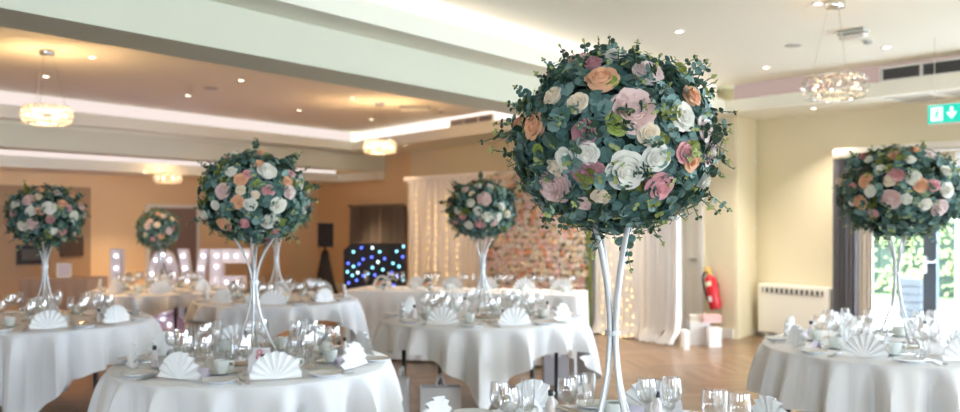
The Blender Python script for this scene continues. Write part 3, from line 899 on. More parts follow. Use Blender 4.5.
NEAR = 'on the nearest table'; CARD = 'on the number-card table'; LEFT = 'on the left-edge table'
SPK = 'on the table before the loudspeaker'; LOVE = 'on the love-letters table'; FW = 'on the table before the flower wall'; PAT = 'on the patio-door table'
dress('near', .443, 3.0, .78, NEAR, 'round table nearest the camera under the largest flower ball', 'white cloth on the nearest table', .98, 45, 8, 22.5, FULL, True, 1)
dress('card', -1.235, 4.92, .735, CARD, 'round table with a pink number card under white cloth', 'white cloth on the table with the pink number card', .95, 42, 8, -66, FULL, True, 2)
dress('left', -3.35, 6.93, .78, LEFT, 'round table at the left edge beneath square white cloth', 'square white cloth on the table at the left edge', 1.06, -30, 8, -62, SOME, True, 3, lrot=.1)
dress('speaker', -1.99, 8.8, .78, SPK, 'round table with black legs standing before the loudspeaker', 'white cloth on the table before the loudspeaker', .92, -50, 8, -80, LESS, False, 4, lrot=-.2)
dress('love', -3.54, 9.95, .73, LOVE, 'round table with black legs before the love letters', 'cream-lit white cloth on the table before the love letters', .86, -50, 8, -70, LESS, False, 5, lrot=-.3)
dress('wallt', .02, 7.2, .80, FW, 'round table with black legs before the flower wall', 'white cloth with one low hanging corner before the flower wall', .985, 46, 8, -70, SOME, True, 6, lrot=-.31)
dress('patio', 2.565, 5.54, .78, PAT, 'round table beside the patio doors under long white cloth', 'white cloth with even hem by the patio doors', 1, 0, 8, -84, FULL, True, 7, rnd_drop=.32)

# mirror plates under the stands
def mirror_plate(key, label, r=.155):
    x, y, _ = TAB[key]
    o = MB().lathe([(.0005, 0), (r, 0), (r + .004, .003), (r, .006), (.0005, .006)], 36).build('mirror_plate', 'mirror'); o.location = (x, y, ZTOP)
    tag(o, label, 'mirror plate', 'round mirror plates')
for k_, l_ in (('near', 'round mirror plate under the nearest flower stand'), ('card', 'round mirror plate under stand beside the pink number card'),
               ('patio', 'round mirror plate under stand by the patio doors'), ('wallt', 'round mirror plate under stand before the flower wall'),
               ('left', 'round mirror plate under the stand at left edge')):
    mirror_plate(k_, l_, .165)
ZP = ZTOP + .0115
def centre(key, ball_px, ball_py, rx, rz, spots, llab, slab, hi=False, seed=1, rot=0, sh=None, rr_=.0068, zn=.40, a0=.25, top_r=.12, plate=True, nback=22, bot_r=.145):
    x, y, _ = TAB[key]; c = Vector(((ball_px - 480) / F * y, y, H + (HY - ball_py) / F * y))
    zb = ZP if plate else ZTOP + .003
    h = c.z - rz * .70 - zb
    flower_stand(x, y, zb, h, slab, rr_, zn, a0, top_r, bot_r)
    flower_ball(c, rx, rz, spots, llab, hi, rot, seed, nback)
P_ = 'peony'
near_spots = [(580, 62, 24, 'b', P_), (593, 65, 17, 'm'), (602, 80, 28, 'p'), (614, 57, 20, 'w'), (578.5, 104, 19, 'c'), (554, 97, 18, 'c'), (521, 124, 17, 'p'), (536, 126, 25, 'p'),
    (585, 133, 22, 'm'), (647, 73, 28, 'l', P_), (633, 111, 38, 'b', P_), (647, 134, 20, 'c'), (681, 117, 26, 'w'), (690, 97, 20, 'p'), (702, 129, 22, 'l'), (566, 158, 18, 'w'),
    (556, 167, 17, 'c'), (585, 171, 22, 'm'), (597, 169, 14, 'm'), (553, 184, 36, 'b', P_), (601, 195, 16, 'c'), (584, 202, 15, 'b'), (588, 153, 20, 'w'), (528, 204, 18, 'w'),
    (626, 170, 33, 'w'), (655, 157, 24, 'w'), (658, 186, 27, 'k'), (683, 152, 19, 'k'), (690, 160, 19, 'p'), (707, 152, 24, 'l', P_), (703, 182, 20, 'w'), (676, 208, 15, 'c'),
    (612, 83, 12, 'g'), (618, 124, 20, 'g'), (664, 224, 14, 'g'), (540, 150, 12, 'g')]
centre('near', 614, 143, .352, .318, near_spots, 'largest ball of roses and eucalyptus, on the nearest table', 'silver-white trumpet stand under the largest flower ball', True, 5, 0, rr_=.0092, zn=.385, a0=.55, top_r=.095, nback=30, bot_r=.115)
card_spots = [(232, 172, 11, 'w'), (223, 191, 14, 'b', P_), (241, 180, 12, 'p'), (259, 165, 11, 'p'), (262, 155, 13, 'p'), (267, 171, 17, 'w'), (277.5, 205, 15, 'w'), (270, 221, 16, 'w'), (250, 204, 12, 'w'),
    (238, 202, 12, 'p'), (225, 224, 14, 'p'), (244, 223, 10, 'k'), (205, 215, 11, 'w'), (289, 192, 13, 'l', P_), (268, 191, 11, 'k'), (287, 182, 10, 'p'), (298, 185, 10, 'w'), (235, 154, 12, 'w'), (248, 175, 10, 'k'), (285, 161, 9, 'p'),
    (290, 174, 8, 'k'), (275, 230, 9, 'k'), (241, 190, 9, 'c'), (216, 205, 9, 'w'), (204, 196, 8, 'p'), (257, 184, 8, 'g'), (255, 195, 8, 'c'), (282, 222, 8, 'g')]
centre('card', 253, 197, .315, .262, card_spots, 'rose and eucalyptus ball on the table with the pink number card', 'white trumpet stand beside the pink number card', False, 2, .5, zn=.42, a0=.1, nback=22, top_r=.14)
left_spots = [(29, 200, 12, 'b', P_), (49, 208, 12, 'w'), (33, 224, 11, 'b'), (23, 226, 10, 'w'), (73.5, 216, 10, 'w'), (53, 231, 8, 'w'), (62, 232, 8, 'k'), (62, 204, 9, 'p'), (16, 204, 9, 'w'), (78, 237, 7, 'w'), (40, 190, 9, 'p'),
    (31, 211, 9, 'w'), (40, 211, 8, 'p'), (50, 219, 8, 'm'), (38, 197, 8, 'c'), (14, 213, 8, 'k'), (68, 208, 7, 'k'), (8, 222, 8, 'p'), (57, 193, 7, 'b')]
centre('left', 45, 215, .30, .235, left_spots, 'rose and eucalyptus ball above the table at the left edge', 'white trumpet stand on the table at the left edge', False, 3, 1.7, a0=.2, top_r=.09, bot_r=.13)
centre('speaker', 283, 205, .30, .25, [(300, 215, 8, 'w'), (296, 225, 7, 'b'), (305, 228, 6, 'p')], 'partly hidden rose ball above the table before the speaker', 'white trumpet stand on the table before the speaker', False, 4, .9, a0=.4, plate=False)
centre('love', 158, 229, .245, .225, [(150, 222, 6, 'b'), (163, 216, 6, 'b'), (157, 225, 6, 'c'), (169, 231, 7, 'b'), (148, 226, 7, 'l'), (157, 214, 5, 'p'), (172, 219, 5, 'c'), (142, 216, 5, 'p'), (146, 235, 5, 'w'), (161, 236, 6, 'p'), (175, 228, 5, 'k'), (153, 239, 5, 'k')],
       'small dark rose ball behind the love letters table', 'white trumpet stand on the table before the love letters', False, 5, 2.6, plate=False)
wall_spots = [(484, 199, 13, 'b', P_), (478, 211, 8, 'w'), (487, 217, 10, 'w'), (480, 223, 10, 'k'), (469, 225, 9, 'w'), (463, 216, 8, 'k'), (458, 211, 7, 'w'), (471, 203, 8, 'w'), (497, 217, 9, 'w'), (501, 207, 8, 'w'), (456, 221, 7, 'k'), (465, 190, 8, 'b'),
    (494, 222, 8, 'b'), (472, 194, 6, 'c'), (490, 187, 7, 'l'), (507, 214, 7, 'c'), (450, 204, 6, 'p'), (478, 186, 7, 'w')]
centre('wallt', 482, 209, .30, .245, wall_spots, 'rose and eucalyptus ball before the flower wall', 'white trumpet stand on the table before the flower wall', False, 6, 3.6, a0=.3, nback=22)
pat_spots = [(896, 156, 13, 'p'), (896, 175, 14, 'k'), (890, 181, 11, 'c'), (881, 170, 11, 'w'), (867, 181, 14, 'p'), (891, 199, 17, 'b', P_), (861, 202, 14, 'p'), (871, 191, 11, 'w'), (913, 178, 14, 'w'), (920, 185, 13, 'p'), (933, 185, 11, 'k'), (946, 190, 14, 'w'),
    (939, 208, 16, 'l', P_), (925, 204, 11, 'w'), (906, 199, 10, 'w'), (910, 160, 10, 'w'), (874, 213, 9, 'k'), (915, 151, 10, 'p'), (901, 147, 10, 'w'), (929, 156, 13, 'l'), (945, 171, 11, 'w'), (853, 188, 10, 'k'), (870, 160, 9, 'w'), (853, 202, 8, 'w')]
centre('patio', 900, 191, .385, .285, pat_spots, 'rose and eucalyptus ball in front of the patio doors', 'white trumpet stand on the table by the patio doors', False, 7, 4.4, a0=.6, zn=.43, rr_=.0068, top_r=.10)

# number card on the left front table
def number_card():
    p = on(262, 356, ZTOP); p = Vector((-1.115, 4.56, ZTOP))
    t = thing('table_number_card', 'small white folded table card with pink number', 'table card', p, -.1)
    MB().add([(-.055, -.03, 0), (.055, -.03, 0), (.055, 0, .125), (-.055, 0, .125), (.055, .03, 0), (-.055, .03, 0)], [(0, 1, 2, 3), (3, 2, 4, 5)]).build('card', 'card', t, False)
    c = bpy.data.curves.new('numeral', 'FONT'); c.body = '8'; c.size = .075; c.align_x = 'CENTER'; c.extrude = .0004; c.materials.append(MATS['pink_ink'])
    tmp = bpy.data.objects.new('numeral', c); COL.objects.link(tmp); bpy.context.view_layer.update()
    me = bpy.data.meshes.new_from_object(tmp.evaluated_get(bpy.context.evaluated_depsgraph_get())); bpy.data.objects.remove(tmp)
    me.materials.clear(); me.materials.append(MATS['pink_ink'])
    o = link('numeral', me, t); o.location = (0, -.0165, .066); o.rotation_euler = (PI / 2 - .236, 0, 0)
number_card()

# ------------------------------------------------------------------ head table
HT0, HT1 = at(343, 290, 9.9), at(576, 295, 9.2)
hp0, hp1 = Vector((HT0.x, HT0.y)), Vector((HT1.x, HT1.y)); hd = (hp1 - hp0); HL = hd.length; hd.normalize(); hang = math.atan2(hd.y, hd.x)
t = thing('head_table', 'long straight head table before the white backdrop', 'table', (hp0.x, hp0.y, 0), hang)
MB().box((HL / 2, .38, .73), (HL - .02, .74, .028)).build('tabletop', 'dark_wood', t, False)
for sx in (.12, HL - .12):
    for sy in (.1, .66): MB().tube([(sx, sy, 0), (sx, sy, .716)], .016, 8).build('leg', 'black_metal', t)
def head_cloth():
    mb = MB(); per = []
    pts = [(0, 0), (HL, 0), (HL, .76), (0, .76)]
    for k in range(4):
        a, b = Vector(pts[k]), Vector(pts[(k + 1) % 4]); L = (b - a).length; n = max(8, int(L / .03)); d = (b - a) / n; nr = Vector((d.y, -d.x)).normalized()
        for i in range(n): per.append((a + d * i, nr, i * L / n))
    n = len(per); rows = [.746, .735, .55, .3, .02]; vs = []; fs = []
    for ri, z in enumerate(rows):
        for p, nr, s in per:
            o_ = p + nr * (.006 if ri else 0) + nr * ((.735 - z) * .05 + (.012 * math.sin(s * 42) + .008 * math.sin(s * 17)) * (.735 - z) / .7 if ri else 0)
            vs.append((o_.x, o_.y, z))
    for r_ in range(4):
        for i in range(n):
            j = (i + 1) % n; fs.append((r_ * n + i, (r_ + 1) * n + i, (r_ + 1) * n + j, r_ * n + j))
    fs.append(tuple(range(n)))
    mb.add(vs, fs)
    o = mb.build('tablecloth', 'cloth_white'); o.location = (hp0.x, hp0.y, 0); o.rotation_euler = (0, 0, hang)
    tag(o, 'pleated floor-length white cloth on the long head table', 'tablecloth', 'white tablecloths')
head_cloth()
HEAD = 'on the long head table'
hr = random.Random(3)
for i in range(6):
    s = .25 + i * (HL - .5) / 5; nq = Vector((-hd.y, hd.x))
    q = hp0 + hd * s + nq * .55; put('h', HEAD, 'napkin', q.x, q.y, hang + PI + hr.uniform(-.3, .3), False)
    for dx, dy, k_ in ((.14, .42, 'wine'), (.235, .34, 'wine'), (-.085, .30, 'flute'), (.06, .24, 'cup')):
        q = hp0 + hd * (s + dx + hr.uniform(-.02, .02)) + nq * dy
        if s + dx < HL - .05: put('h', HEAD, k_, q.x, q.y, hr.uniform(0, 6), False)
def posy(s, dy, label, seed):
    nq = Vector((-hd.y, hd.x)); q = hp0 + hd * s + nq * dy; rnd = random.Random(seed)
    t = thing('flower_posy', label, 'flowers', (q.x, q.y, .7465), 0, 'posies on the head table')
    MB().lathe([(.0005, 0), (.03, 0), (.036, .04), (.03, .075), (.027, .075), (.033, .04), (.0005, .005)], 16).build('vase', 'glass_thin', t)
    lf = MB()
    for k in range(26):
        d = rdir(rnd); d.z = abs(d.z) * .8; leaf(lf, Vector((0, 0, .085)) + d * .055, d, rdir(rnd), .02, rnd.choice([0, 1, 2]), rnd)
    lf.tube([(0, 0, .01), (0, 0, .1)], .01, 6, 5)
    lf.build('foliage', LEAFM, t, False)
    for k in range(8):
        a = k * 2.4; r_ = .02 + .012 * k ** .5 * 1.6; z = .135 - r_ * .8
        o = link('rose_head', rose_mesh('rose', k % 2, ['rose_white', 'rose_cream', 'rose_blush', 'rose_peach'][k % 4]), t, (r_ * math.cos(a), r_ * math.sin(a), z))
        o.scale = (.03,) * 3; o.rotation_euler = (math.sin(a) * -.6, math.cos(a) * .6, 0)
posy(.42, .12, 'round cream rose posy before the star cloth', 3)
posy(.95, .14, 'low rose posy on head table left of centre flower stand', 4)

# ------------------------------------------------------------------ backdrop of voile, fairy lights and flower wall
DR = on(684, 345, 0).to_2d(); DLp = hit(DR, V, 407)
dl = (DR - DLp); DLn = dl.length; dl.normalize(); dang = math.atan2(dl.y, dl.x)    # runs from far left to near right; local -Y faces the room
ZD = 2.25
def drape(s0, s1, label, seed, n_fold, off=0, pool=.10, ztop=ZD, m='voile', amp=.035):
    rnd = random.Random(seed); n = int((s1 - s0) / .012); rows = 14; vs = []; fs = []
    ph = rnd.uniform(0, 6)
    for r_ in range(rows + 1):
        t = r_ / rows; z = ztop * (1 - t)
        for i in range(n + 1):
            s = s0 + (s1 - s0) * i / n
            q = n_fold * 2 * PI * (i / n)
            y = (amp * (.55 + .45 * t)) * (math.sin(q + ph + .7 * math.sin(q * .23)) + .4 * math.sin(q * 2.3 + ph))
            zz = z; yy = y - off
            if t > .9: yy -= pool * ((t - .9) / .1) ** 1.5 * (1 + .4 * math.sin(q * 1.3)); zz = max(.012 + .012 * (1 + math.sin(q * 2)), z)
            vs.append((s, yy, zz))
    for r_ in range(rows):
        for i in range(n): a = r_ * (n + 1) + i; fs.append((a, a + n + 1, a + n + 2, a + 1))
    o = MB().add(vs, fs).build('backdrop_drape', m); o.location = (DLp.x, DLp.y, 0); o.rotation_euler = (0, 0, dang)
    tag(o, label, 'drape', 'white voile backdrop drapes')
sx = lambda px: (hit(DR, V, px) - DLp).length
drape(0, sx(500), 'sheer white drape with lights left of the flower wall', 1, 14)
drape(sx(500) + .01, sx(590), 'plain white drape hanging behind the flower wall', 2, 14)
drape(sx(590) + .01, sx(652), 'sheer white drape with lights right of the flower wall', 3, 12)
drape(sx(652) + .01, DLn, 'dense white drape gathered at the right backdrop end', 4, 8, pool=.16, off=.06, amp=.05)
t = thing('backdrop_frame', 'thin white frame pole carrying the backdrop drapes', 'frame', (DLp.x, DLp.y, 0), dang)
MB().tube([(0, .10, ZD), (DLn - .3, .10, ZD)], .018, 8).build('crossbar', 'white_metal', t)
for s in (.05, DLn / 2, DLn - .35): MB().tube([(s, .10, 0), (s, .10, ZD)], .018, 8).build('upright', 'white_metal', t)
# pelmet
mb = MB(); n = 200; vs = []; fs = []
for r_, (z, y) in enumerate(((ZD + .02, -.055), (ZD - .02, -.075), (ZD - .07, -.065))):
    for i in range(n + 1):
        s = (sx(500)) * i / n; vs.append((s, y - .012 * math.sin(i * .9) * r_, z + (.02 * math.sin(i * .35) if r_ == 2 else 0)))
for r_ in range(2):
    for i in range(n): a_ = r_ * (n + 1) + i; fs.append((a_, a_ + n + 1, a_ + n + 2, a_ + 1))
o = MB().add(vs, fs).build('backdrop_pelmet', 'voile'); o.location = (DLp.x, DLp.y, 0); o.rotation_euler = (0, 0, dang)
tag(o, 'gathered white pelmet along the left backdrop top', 'drape', 'white voile backdrop drapes')
FB = MB().sphere((0, 0, 0), .010, 8).mesh('bulb', 'fairy_bulb')
def fairy(px, y0, y1, n, label, seed):
    rnd = random.Random(seed); s = sx(px); d = hit(DR, V, px).y
    z0, z1 = H + (HY - y0) / F * d, max(.05, H + (HY - y1) / F * d)
    t = thing('fairy_light_strand', 'x', 'fairy lights', (DLp.x + dl.x * s, DLp.y + dl.y * s, 0), dang, 'fairy light strands on the backdrop')
    pts = []
    for i in range(n):
        z = z0 + (z1 - z0) * i / (n - 1) + rnd.uniform(-.03, .03); x = rnd.uniform(-.02, .02); y = -.16 + rnd.uniform(-.01, .01)
        pts.append((x, y, z))
        link('bulb', FB, t, (x, y - .012, z))
    pts = [(0, -.15, ZD - .02)] + sorted(pts, key=lambda q: -q[2])
    MB().tube(pts, .0015, 4).build('wire', 'white_trim', t)
    reg(t, 'warm fairy light strand', label, (DLp.x + dl.x * s, DLp.y + dl.y * s, 1))
for k, px in enumerate((424, 437, 444, 455, 466)): fairy(px, 196 + 6 * (k % 3), 282, 14 - (k % 2) * 3, 'on the drape left of the flower wall', k)
for k, px in enumerate((612, 621, 629, 636, 641)): fairy(px, 205 + 14 * (k % 2), 338, 15 - (k % 2) * 4, 'on the drape right of the flower wall', 20 + k)
# flower wall
def flower_wall():
    s0, s1, z1 = sx(497), sx(599), 2.2; W = s1 - s0
    t = thing('flower_wall', 'wall panel of massed blush and cream blossoms', 'flower wall', (DLp.x + dl.x * s0, DLp.y + dl.y * s0, 0), dang)
    MB().box((W / 2, -.17, z1 / 2), (W, .06, z1)).build('panel', 'leaf_olive', t, False)
    rnd = random.Random(9); lf = MB()
    for k in range(900):
        c = Vector((rnd.uniform(0, W), -.205 - rnd.uniform(0, .03), rnd.uniform(.03, z1)))
        leaf(lf, c, Vector((rnd.uniform(-.6, .6), -1, rnd.uniform(-.6, .6))), rdir(rnd), rnd.uniform(.018, .03), rnd.choice([0, 1, 2, 3, 4]), rnd)
    o = lf.build('leaves', LEAFM, t, False); o['kind'] = 'stuff'
    spots = []; nx = int(W / .084); nz = int(z1 / .084)
    for i in range(nx):
        for j in range(nz):
            spots.append((W * (i + .5 + .25 * (j % 2)) / nx * .985, z1 * (j + .5) / nz, rnd.uniform(.042, .060)))
    rnd.shuffle(spots)
    vis = lambda q: (abs(q[1] - 1.05) < .75)
    spots.sort(key=lambda q: 0 if vis(q) else 1)
    cols = ['rose_cream', 'rose_pale', 'rose_white', 'rose_blush', 'rose_cream', 'rose_white', 'rose_pale', 'rose_peach']
    rest = {}
    for k, (x, z, R) in enumerate(spots):
        c = rnd.choice(cols); kind = 'peony' if rnd.random() < .4 else 'rose'; i = rnd.randrange(2)
        p = Vector((x + rnd.uniform(-.02, .02), -.205 - rnd.uniform(.0, .02), z + rnd.uniform(-.02, .02)))
        nr = Vector((rnd.uniform(-.35, .35), -1, rnd.uniform(-.3, .4))).normalized()
        if k < 100:
            o = link('blossom', rose_mesh(kind, i, c), t, p); o.rotation_mode = 'QUATERNION'; o.rotation_quaternion = nr.to_track_quat('Z', 'Y'); o.scale = (R,) * 3
        else:
            M = Matrix.Translation(p) @ nr.to_track_quat('Z', 'Y').to_matrix().to_4x4() @ Matrix.Diagonal((R, R, R, 1))
            g = ROSE_GEO[(kind, i)]; rest.setdefault('m', MB()).add(g.v, g.f, cols.index(c), M)
    o = rest['m'].build('blossoms', cols, t); o['kind'] = 'stuff'
flower_wall()

# ------------------------------------------------------------------ far end: star cloth, speaker, curtain, letters, tables
def star_cloth():
    d = 13.9; a, b = at(346, 287, d), at(405, 287, d); W = b.x - a.x; z1 = H + (HY - 243) / F * d
    t = thing('star_cloth_booth', 'black star cloth booth dotted with blue lights', 'booth', ((a.x + b.x) / 2, d, 0))
    w2 = W / 2; c = .11
    mb = MB(); pr = [(-w2, 0), (w2, 0), (w2, z1 - c * .4), (w2 - c * .4, z1), (-w2 + c, z1), (-w2, z1 - c)]
    vs = [(x, -.25, z) for x, z in pr] + [(x, .25, z) for x, z in pr]; n = len(pr)
    fs = [tuple(range(n)), tuple(reversed(range(n, 2 * n)))] + [(i, n + i, n + (i + 1) % n, (i + 1) % n) for i in range(n)]
    mb.add(vs, fs).build('star_cloth', 'black_fabric', t, False)
    L = MB().sphere((0, 0, 0), .019, 8)
    ms = [L.mesh('led', m) for m in ('led_cyan', 'led_blue', 'led_white')]
    pts = [(97, 90, 0), (130, 73, 1), (175, 73, 2), (205, 90, 0), (275, 88, 0), (303, 68, 0), (172, 112, 1), (137, 120, 1), (120, 140, 1), (198, 132, 2), (225, 118, 1), (260, 137, 0), (285, 150, 0), (300, 110, 1), (75, 137, 1), (97, 150, 0),
           (72, 172, 0), (92, 187, 0), (115, 175, 2), (157, 180, 0), (185, 185, 1), (175, 155, 0), (218, 163, 0), (255, 175, 1), (278, 190, 1), (303, 207, 0), (110, 207, 1), (77, 218, 1), (197, 217, 0), (137, 188, 1), (262, 228, 1)]
    for x, y, k in pts:
        p = at(330 + x / 4.12, 230 + y / 4.12, d - .25); link('led', ms[k], t, (p.x - t.location.x, -.262, p.z))
star_cloth()
def speaker():
    d = 16.2; c = at(325, 247, d)
    t = thing('loudspeaker', 'black loudspeaker box on stand against the brown wall', 'speaker', c, .25)
    hh = 24 / F * d
    mb = MB(); mb.prism([(-.14, -.14), (.14, -.14), (.10, .14), (-.10, .14)], 0, hh); mb.build('cabinet', 'speaker_black', t, False)
    MB().box((0, -.145, hh / 2), (.25, .012, hh - .04), bev=.003).build('grille', 'black_fabric', t, False)
    MB().lathe([(.0005, -.01), (.06, -.008), (.085, 0)], 20, 0, Matrix.Translation((0, -.155, hh * .35)) @ Matrix.Rotation(PI / 2, 4, 'X')).build('woofer', 'speaker_black', t)
    s = thing('speaker_stand', 'black tripod stand wrapped in black scrim below loudspeaker', 'stand', (c.x, c.y, 0), .25)
    MB().tube([(0, 0, .1), (0, 0, c.z)], .02, 8).build('pole', 'black_metal', s)
    MB().lathe([(.30, .02), (.16, .45), (.06, .95), (.03, c.z - .05)], 20).build('scrim', 'black_fabric', s)
    for k in range(3):
        a_ = k * 2 * PI / 3 + .4; MB().tube([(0, 0, .6), (.36 * math.cos(a_), .36 * math.sin(a_), .012)], .012, 6).build('leg', 'black_metal', s)
speaker()
# small black curtain on the far right wall
def folds(mb, p0, d, L, z0, z1, nf, amp, mi=0, n=None, ph=0):
    n = n or nf * 10; vs = []; fs = []; nr = Vector((d.y, -d.x))
    for z, k in ((z1, .8), ((z0 + z1) / 2, 1), (z0, 1.1)):
        for i in range(n + 1):
            q = 2 * PI * nf * i / n; o_ = p0 + d * (L * i / n) + nr * (amp * k * (math.sin(q + ph) + .3 * math.sin(2.3 * q)))
            vs.append((o_.x, o_.y, z))
    for r_ in range(2):
        for i in range(n): a = r_ * (n + 1) + i; fs.append((a, a + n + 1, a + n + 2, a + 1))
    mb.add(vs, fs, mi)
def far_curtain():
    a, b = hit(CA, V, 357), hit(CA, V, 409); d = (b - a); L = d.length; d.normalize(); nr = Vector((d.y, -d.x))
    zt = H + (HY - 207) / F * a.y; zb = .35
    t = thing('black_curtain', 'short black curtain on a rod behind the star cloth', 'curtain')
    mb = MB(); folds(mb, a + nr * .12, d, L, zb, zt, 7, .09); mb.build('curtain', 'dark_curtain', t)
    rod = MB(); p, q = a + nr * .12 - d * .1, b + nr * .12
    rod.tube([(p.x, p.y, zt + .02), (q.x, q.y, zt + .02)], .014, 8); rod.sphere((p.x, p.y, zt + .02), .028, 10)
    rod.build('rod', 'black_metal', t)
far_curtain()
# purple door leaf and frames on the back wall
def on_back(px): return hit(BC, U, px)
def back_panel(name, px0, px1, y0, y1, m, label=None, cat=None, frame=None, dep=.04, kind=None):
    a, b = on_back(px0), on_back(px1); d = (b - a); L = d.length; d.normalize(); ang = math.atan2(d.y, d.x)
    zt = H + (HY - y0) / F * (a.y + b.y) / 2; zb = max(0.0, H + (HY - y1) / F * (a.y + b.y) / 2)
    nr = Vector((d.y, -d.x))
    t = link(name, None, None, (a.x + nr.x * .005, a.y + nr.y * .005, zb), (0, 0, ang)); h = zt - zb
    if kind: t['kind'] = kind
    if label: tag(t, label, cat)
    MB().box((L / 2, -dep / 2, h / 2), (L, dep, h)).build('panel', m, t, False)
    if frame:
        fr = MB(); w_ = .07
        fr.box((-w_ / 2, -.03, h / 2), (w_, .06, h)); fr.box((L + w_ / 2, -.03, h / 2), (w_, .06, h)); fr.box((L / 2, -.03, h + w_ / 2), (L + 2 * w_, .06, w_))
        if kind is None: fr.box((L / 2, -.03, -w_ / 2), (L + 2 * w_, .06, w_))
        fr.build('frame', frame, t, False)
    return t
back_panel('door_2', 148, 195, 208, 400, 'door_purple', None, None, 'white_trim', kind='structure')
back_panel('wall_alcove', -20, 90, 186, 400, 'alcove_paint', kind='structure', dep=.02)
back_panel('framed_picture', 63, 78, 241, 252, 'dark_wood', 'small dark framed picture on the back wall', 'picture', 'dark_wood')
back_panel('wall_screen', 20, 42, 249, 260, 'grille_dark', 'dark flat screen on the wall behind left flower stand', 'screen', 'black_metal')
# cake table at the far left
def cake_table():
    d = 11.9; a, b = at(20, 300, d), at(88, 300, d); W = b.x - a.x; z1 = H + (HY - 279) / F * d
    t = thing('side_table', 'brown draped side table at the far left wall', 'table', ((a.x + b.x) / 2, d + .3, 0))
    MB().box((0, 0, z1 - .02), (W - .04, .60, .03)).build('tabletop', 'dark_wood', t, False)
    for sx_ in (-1, 1):
        for sy in (-1, 1): MB().box((sx_ * (W / 2 - .08), sy * .24, z1 / 2 - .02), (.04, .04, z1 - .04)).build('leg', 'dark_wood', t, False)
    c = MB(); pts = [(-W / 2, -.32), (W / 2, -.32), (W / 2, .32), (-W / 2, .32)]; per = []
    for k in range(4):
        p, q = Vector(pts[k]), Vector(pts[(k + 1) % 4]); n = 30; dd = (q - p) / n; nr = Vector((dd.y, -dd.x)).normalized()
        for i in range(n): per.append((p + dd * i, nr, i))
    N = len(per); vs = []; fs = []
    for ri, z in enumerate((z1, z1 - .02, z1 * .5, .02)):
        for p, nr, i in per:
            q = p + nr * ((.012 + .012 * math.sin(i * 1.25)) * ri / 3); vs.append((q.x, q.y, z))
    for r_ in range(3):
        for i in range(N): j = (i + 1) % N; fs.append((r_ * N + i, (r_ + 1) * N + i, (r_ + 1) * N + j, r_ * N + j))
    fs.append(tuple(range(N))); o = c.add(vs, fs).build('table_cover', 'brown_cloth'); o.location = t.location
    tag(o, 'plain brown cover on the far left side table', 'tablecloth')
    f = thing('photo_frame', 'small pale photo frame standing on brown side table', 'photo frame', (at(57, 279, d).x, d + .2, z1 + .002))
    fr = MB()
    for c_, s_ in (((0, 0, .01), (.2, .02, .02)), ((0, 0, .19), (.2, .02, .02)), ((-.09, 0, .1), (.02, .02, .2)), ((.09, 0, .1), (.02, .02, .2))): fr.box(c_, s_)
    fr.build('frame', 'white_trim', f, False); MB().box((0, .004, .1), (.17, .008, .17)).build('picture', 'lilac_card', f, False)
    MB().box((0, .05, .05), (.02, .09, .1)).build('easel_back', 'dark_wood', f, False)
cake_table()
# marquee letters
BULB = MB().sphere((0, 0, 0), .019, 10).mesh('bulb', 'marquee_bulb')
def letter(name, px0, px1, polys, bulbs, label, d=14.2, z1=1.06):
    x0, x1 = at(px0, 0, d).x, at(px1, 0, d).x; W = x1 - x0
    t = thing('marquee_letter', label, 'light-up letter', (x0, d, 0), 0, 'light-up love letters')
    body = MB(); rim = MB()
    for pl in polys:
        n = len(pl); P = [(x * W, z * z1) for x, z in pl]
        ar = sum(P[i][0] * P[(i + 1) % n][1] - P[(i + 1) % n][0] * P[i][1] for i in range(n))
        if ar < 0: P.reverse()
        vs = [(x, -.02, z) for x, z in P] + [(x, .12, z) for x, z in P]
        body.add(vs, [tuple(range(n)), tuple(reversed(range(n, 2 * n)))] + [(i, n + i, n + (i + 1) % n, (i + 1) % n) for i in range(n)])
        for i in range(n):
            a, b = Vector((P[i][0], 0, P[i][1])), Vector((P[(i + 1) % n][0], 0, P[(i + 1) % n][1]))
            if (b - a).length > .02: rim.tube([a + Vector((0, -.05, 0)), b + Vector((0, -.05, 0))], .012, 5)
    body.build('body', 'letter_white', t, False); rim.build('rim', 'letter_white', t, False)
    for x, z in bulbs: link('bulb', BULB, t, (x * W, -.045, z * z1))
def ring_poly(n=12, w_=.30):
    out = []
    for k in range(n):
        a, b = 2 * PI * k / n, 2 * PI * (k + 1) / n
        c = lambda g, s, e: (.5 + s * math.cos(g), .5 + e * math.sin(g))
        out.append([c(a, .5, .5), c(b, .5, .5), c(b, .5 - w_, .5 - w_ * .55), c(a, .5 - w_, .5 - w_ * .55)])
    return out
letter('L', 112, 146, [[(0, 0), (.29, 0), (.29, 1), (0, 1)], [(.29, 0), (1, 0), (1, .2), (.29, .2)]], [(.145, .9), (.145, .72), (.145, .54), (.145, .36), (.145, .1), (.42, .1), (.64, .1), (.86, .1)], 'white light-up letter L, leftmost of the four')
letter('O', 148, 179, ring_poly(), [(.5 + .36 * math.cos(2 * PI * k / 10 + PI / 2), .5 + .42 * math.sin(2 * PI * k / 10 + PI / 2)) for k in range(10)], 'white light-up letter O between L and V')
letter('V', 179, 209, [[(0, 1), (.26, 1), (.62, 0), (.38, 0)], [(.74, 1), (1, 1), (.62, 0), (.50, .33)]], [(.16, .9), (.23, .72), (.30, .54), (.37, .36), (.5, .12), (.84, .9), (.77, .72), (.70, .54), (.63, .36)], 'white light-up letter V between O and E')
letter('E', 211, 251, [[(0, 0), (.3, 0), (.3, 1), (0, 1)], [(.3, .8), (1, .8), (1, 1), (.3, 1)], [(.3, .42), (.85, .42), (.85, .6), (.3, .6)], [(.3, 0), (1, 0), (1, .2), (.3, .2)]],
       [(.15, .9), (.15, .74), (.15, .55), (.15, .36), (.15, .1), (.4, .9), (.64, .9), (.88, .9), (.42, .51), (.68, .51), (.4, .1), (.64, .1), (.88, .1)], 'white light-up letter E, rightmost of the four', d=14.2)
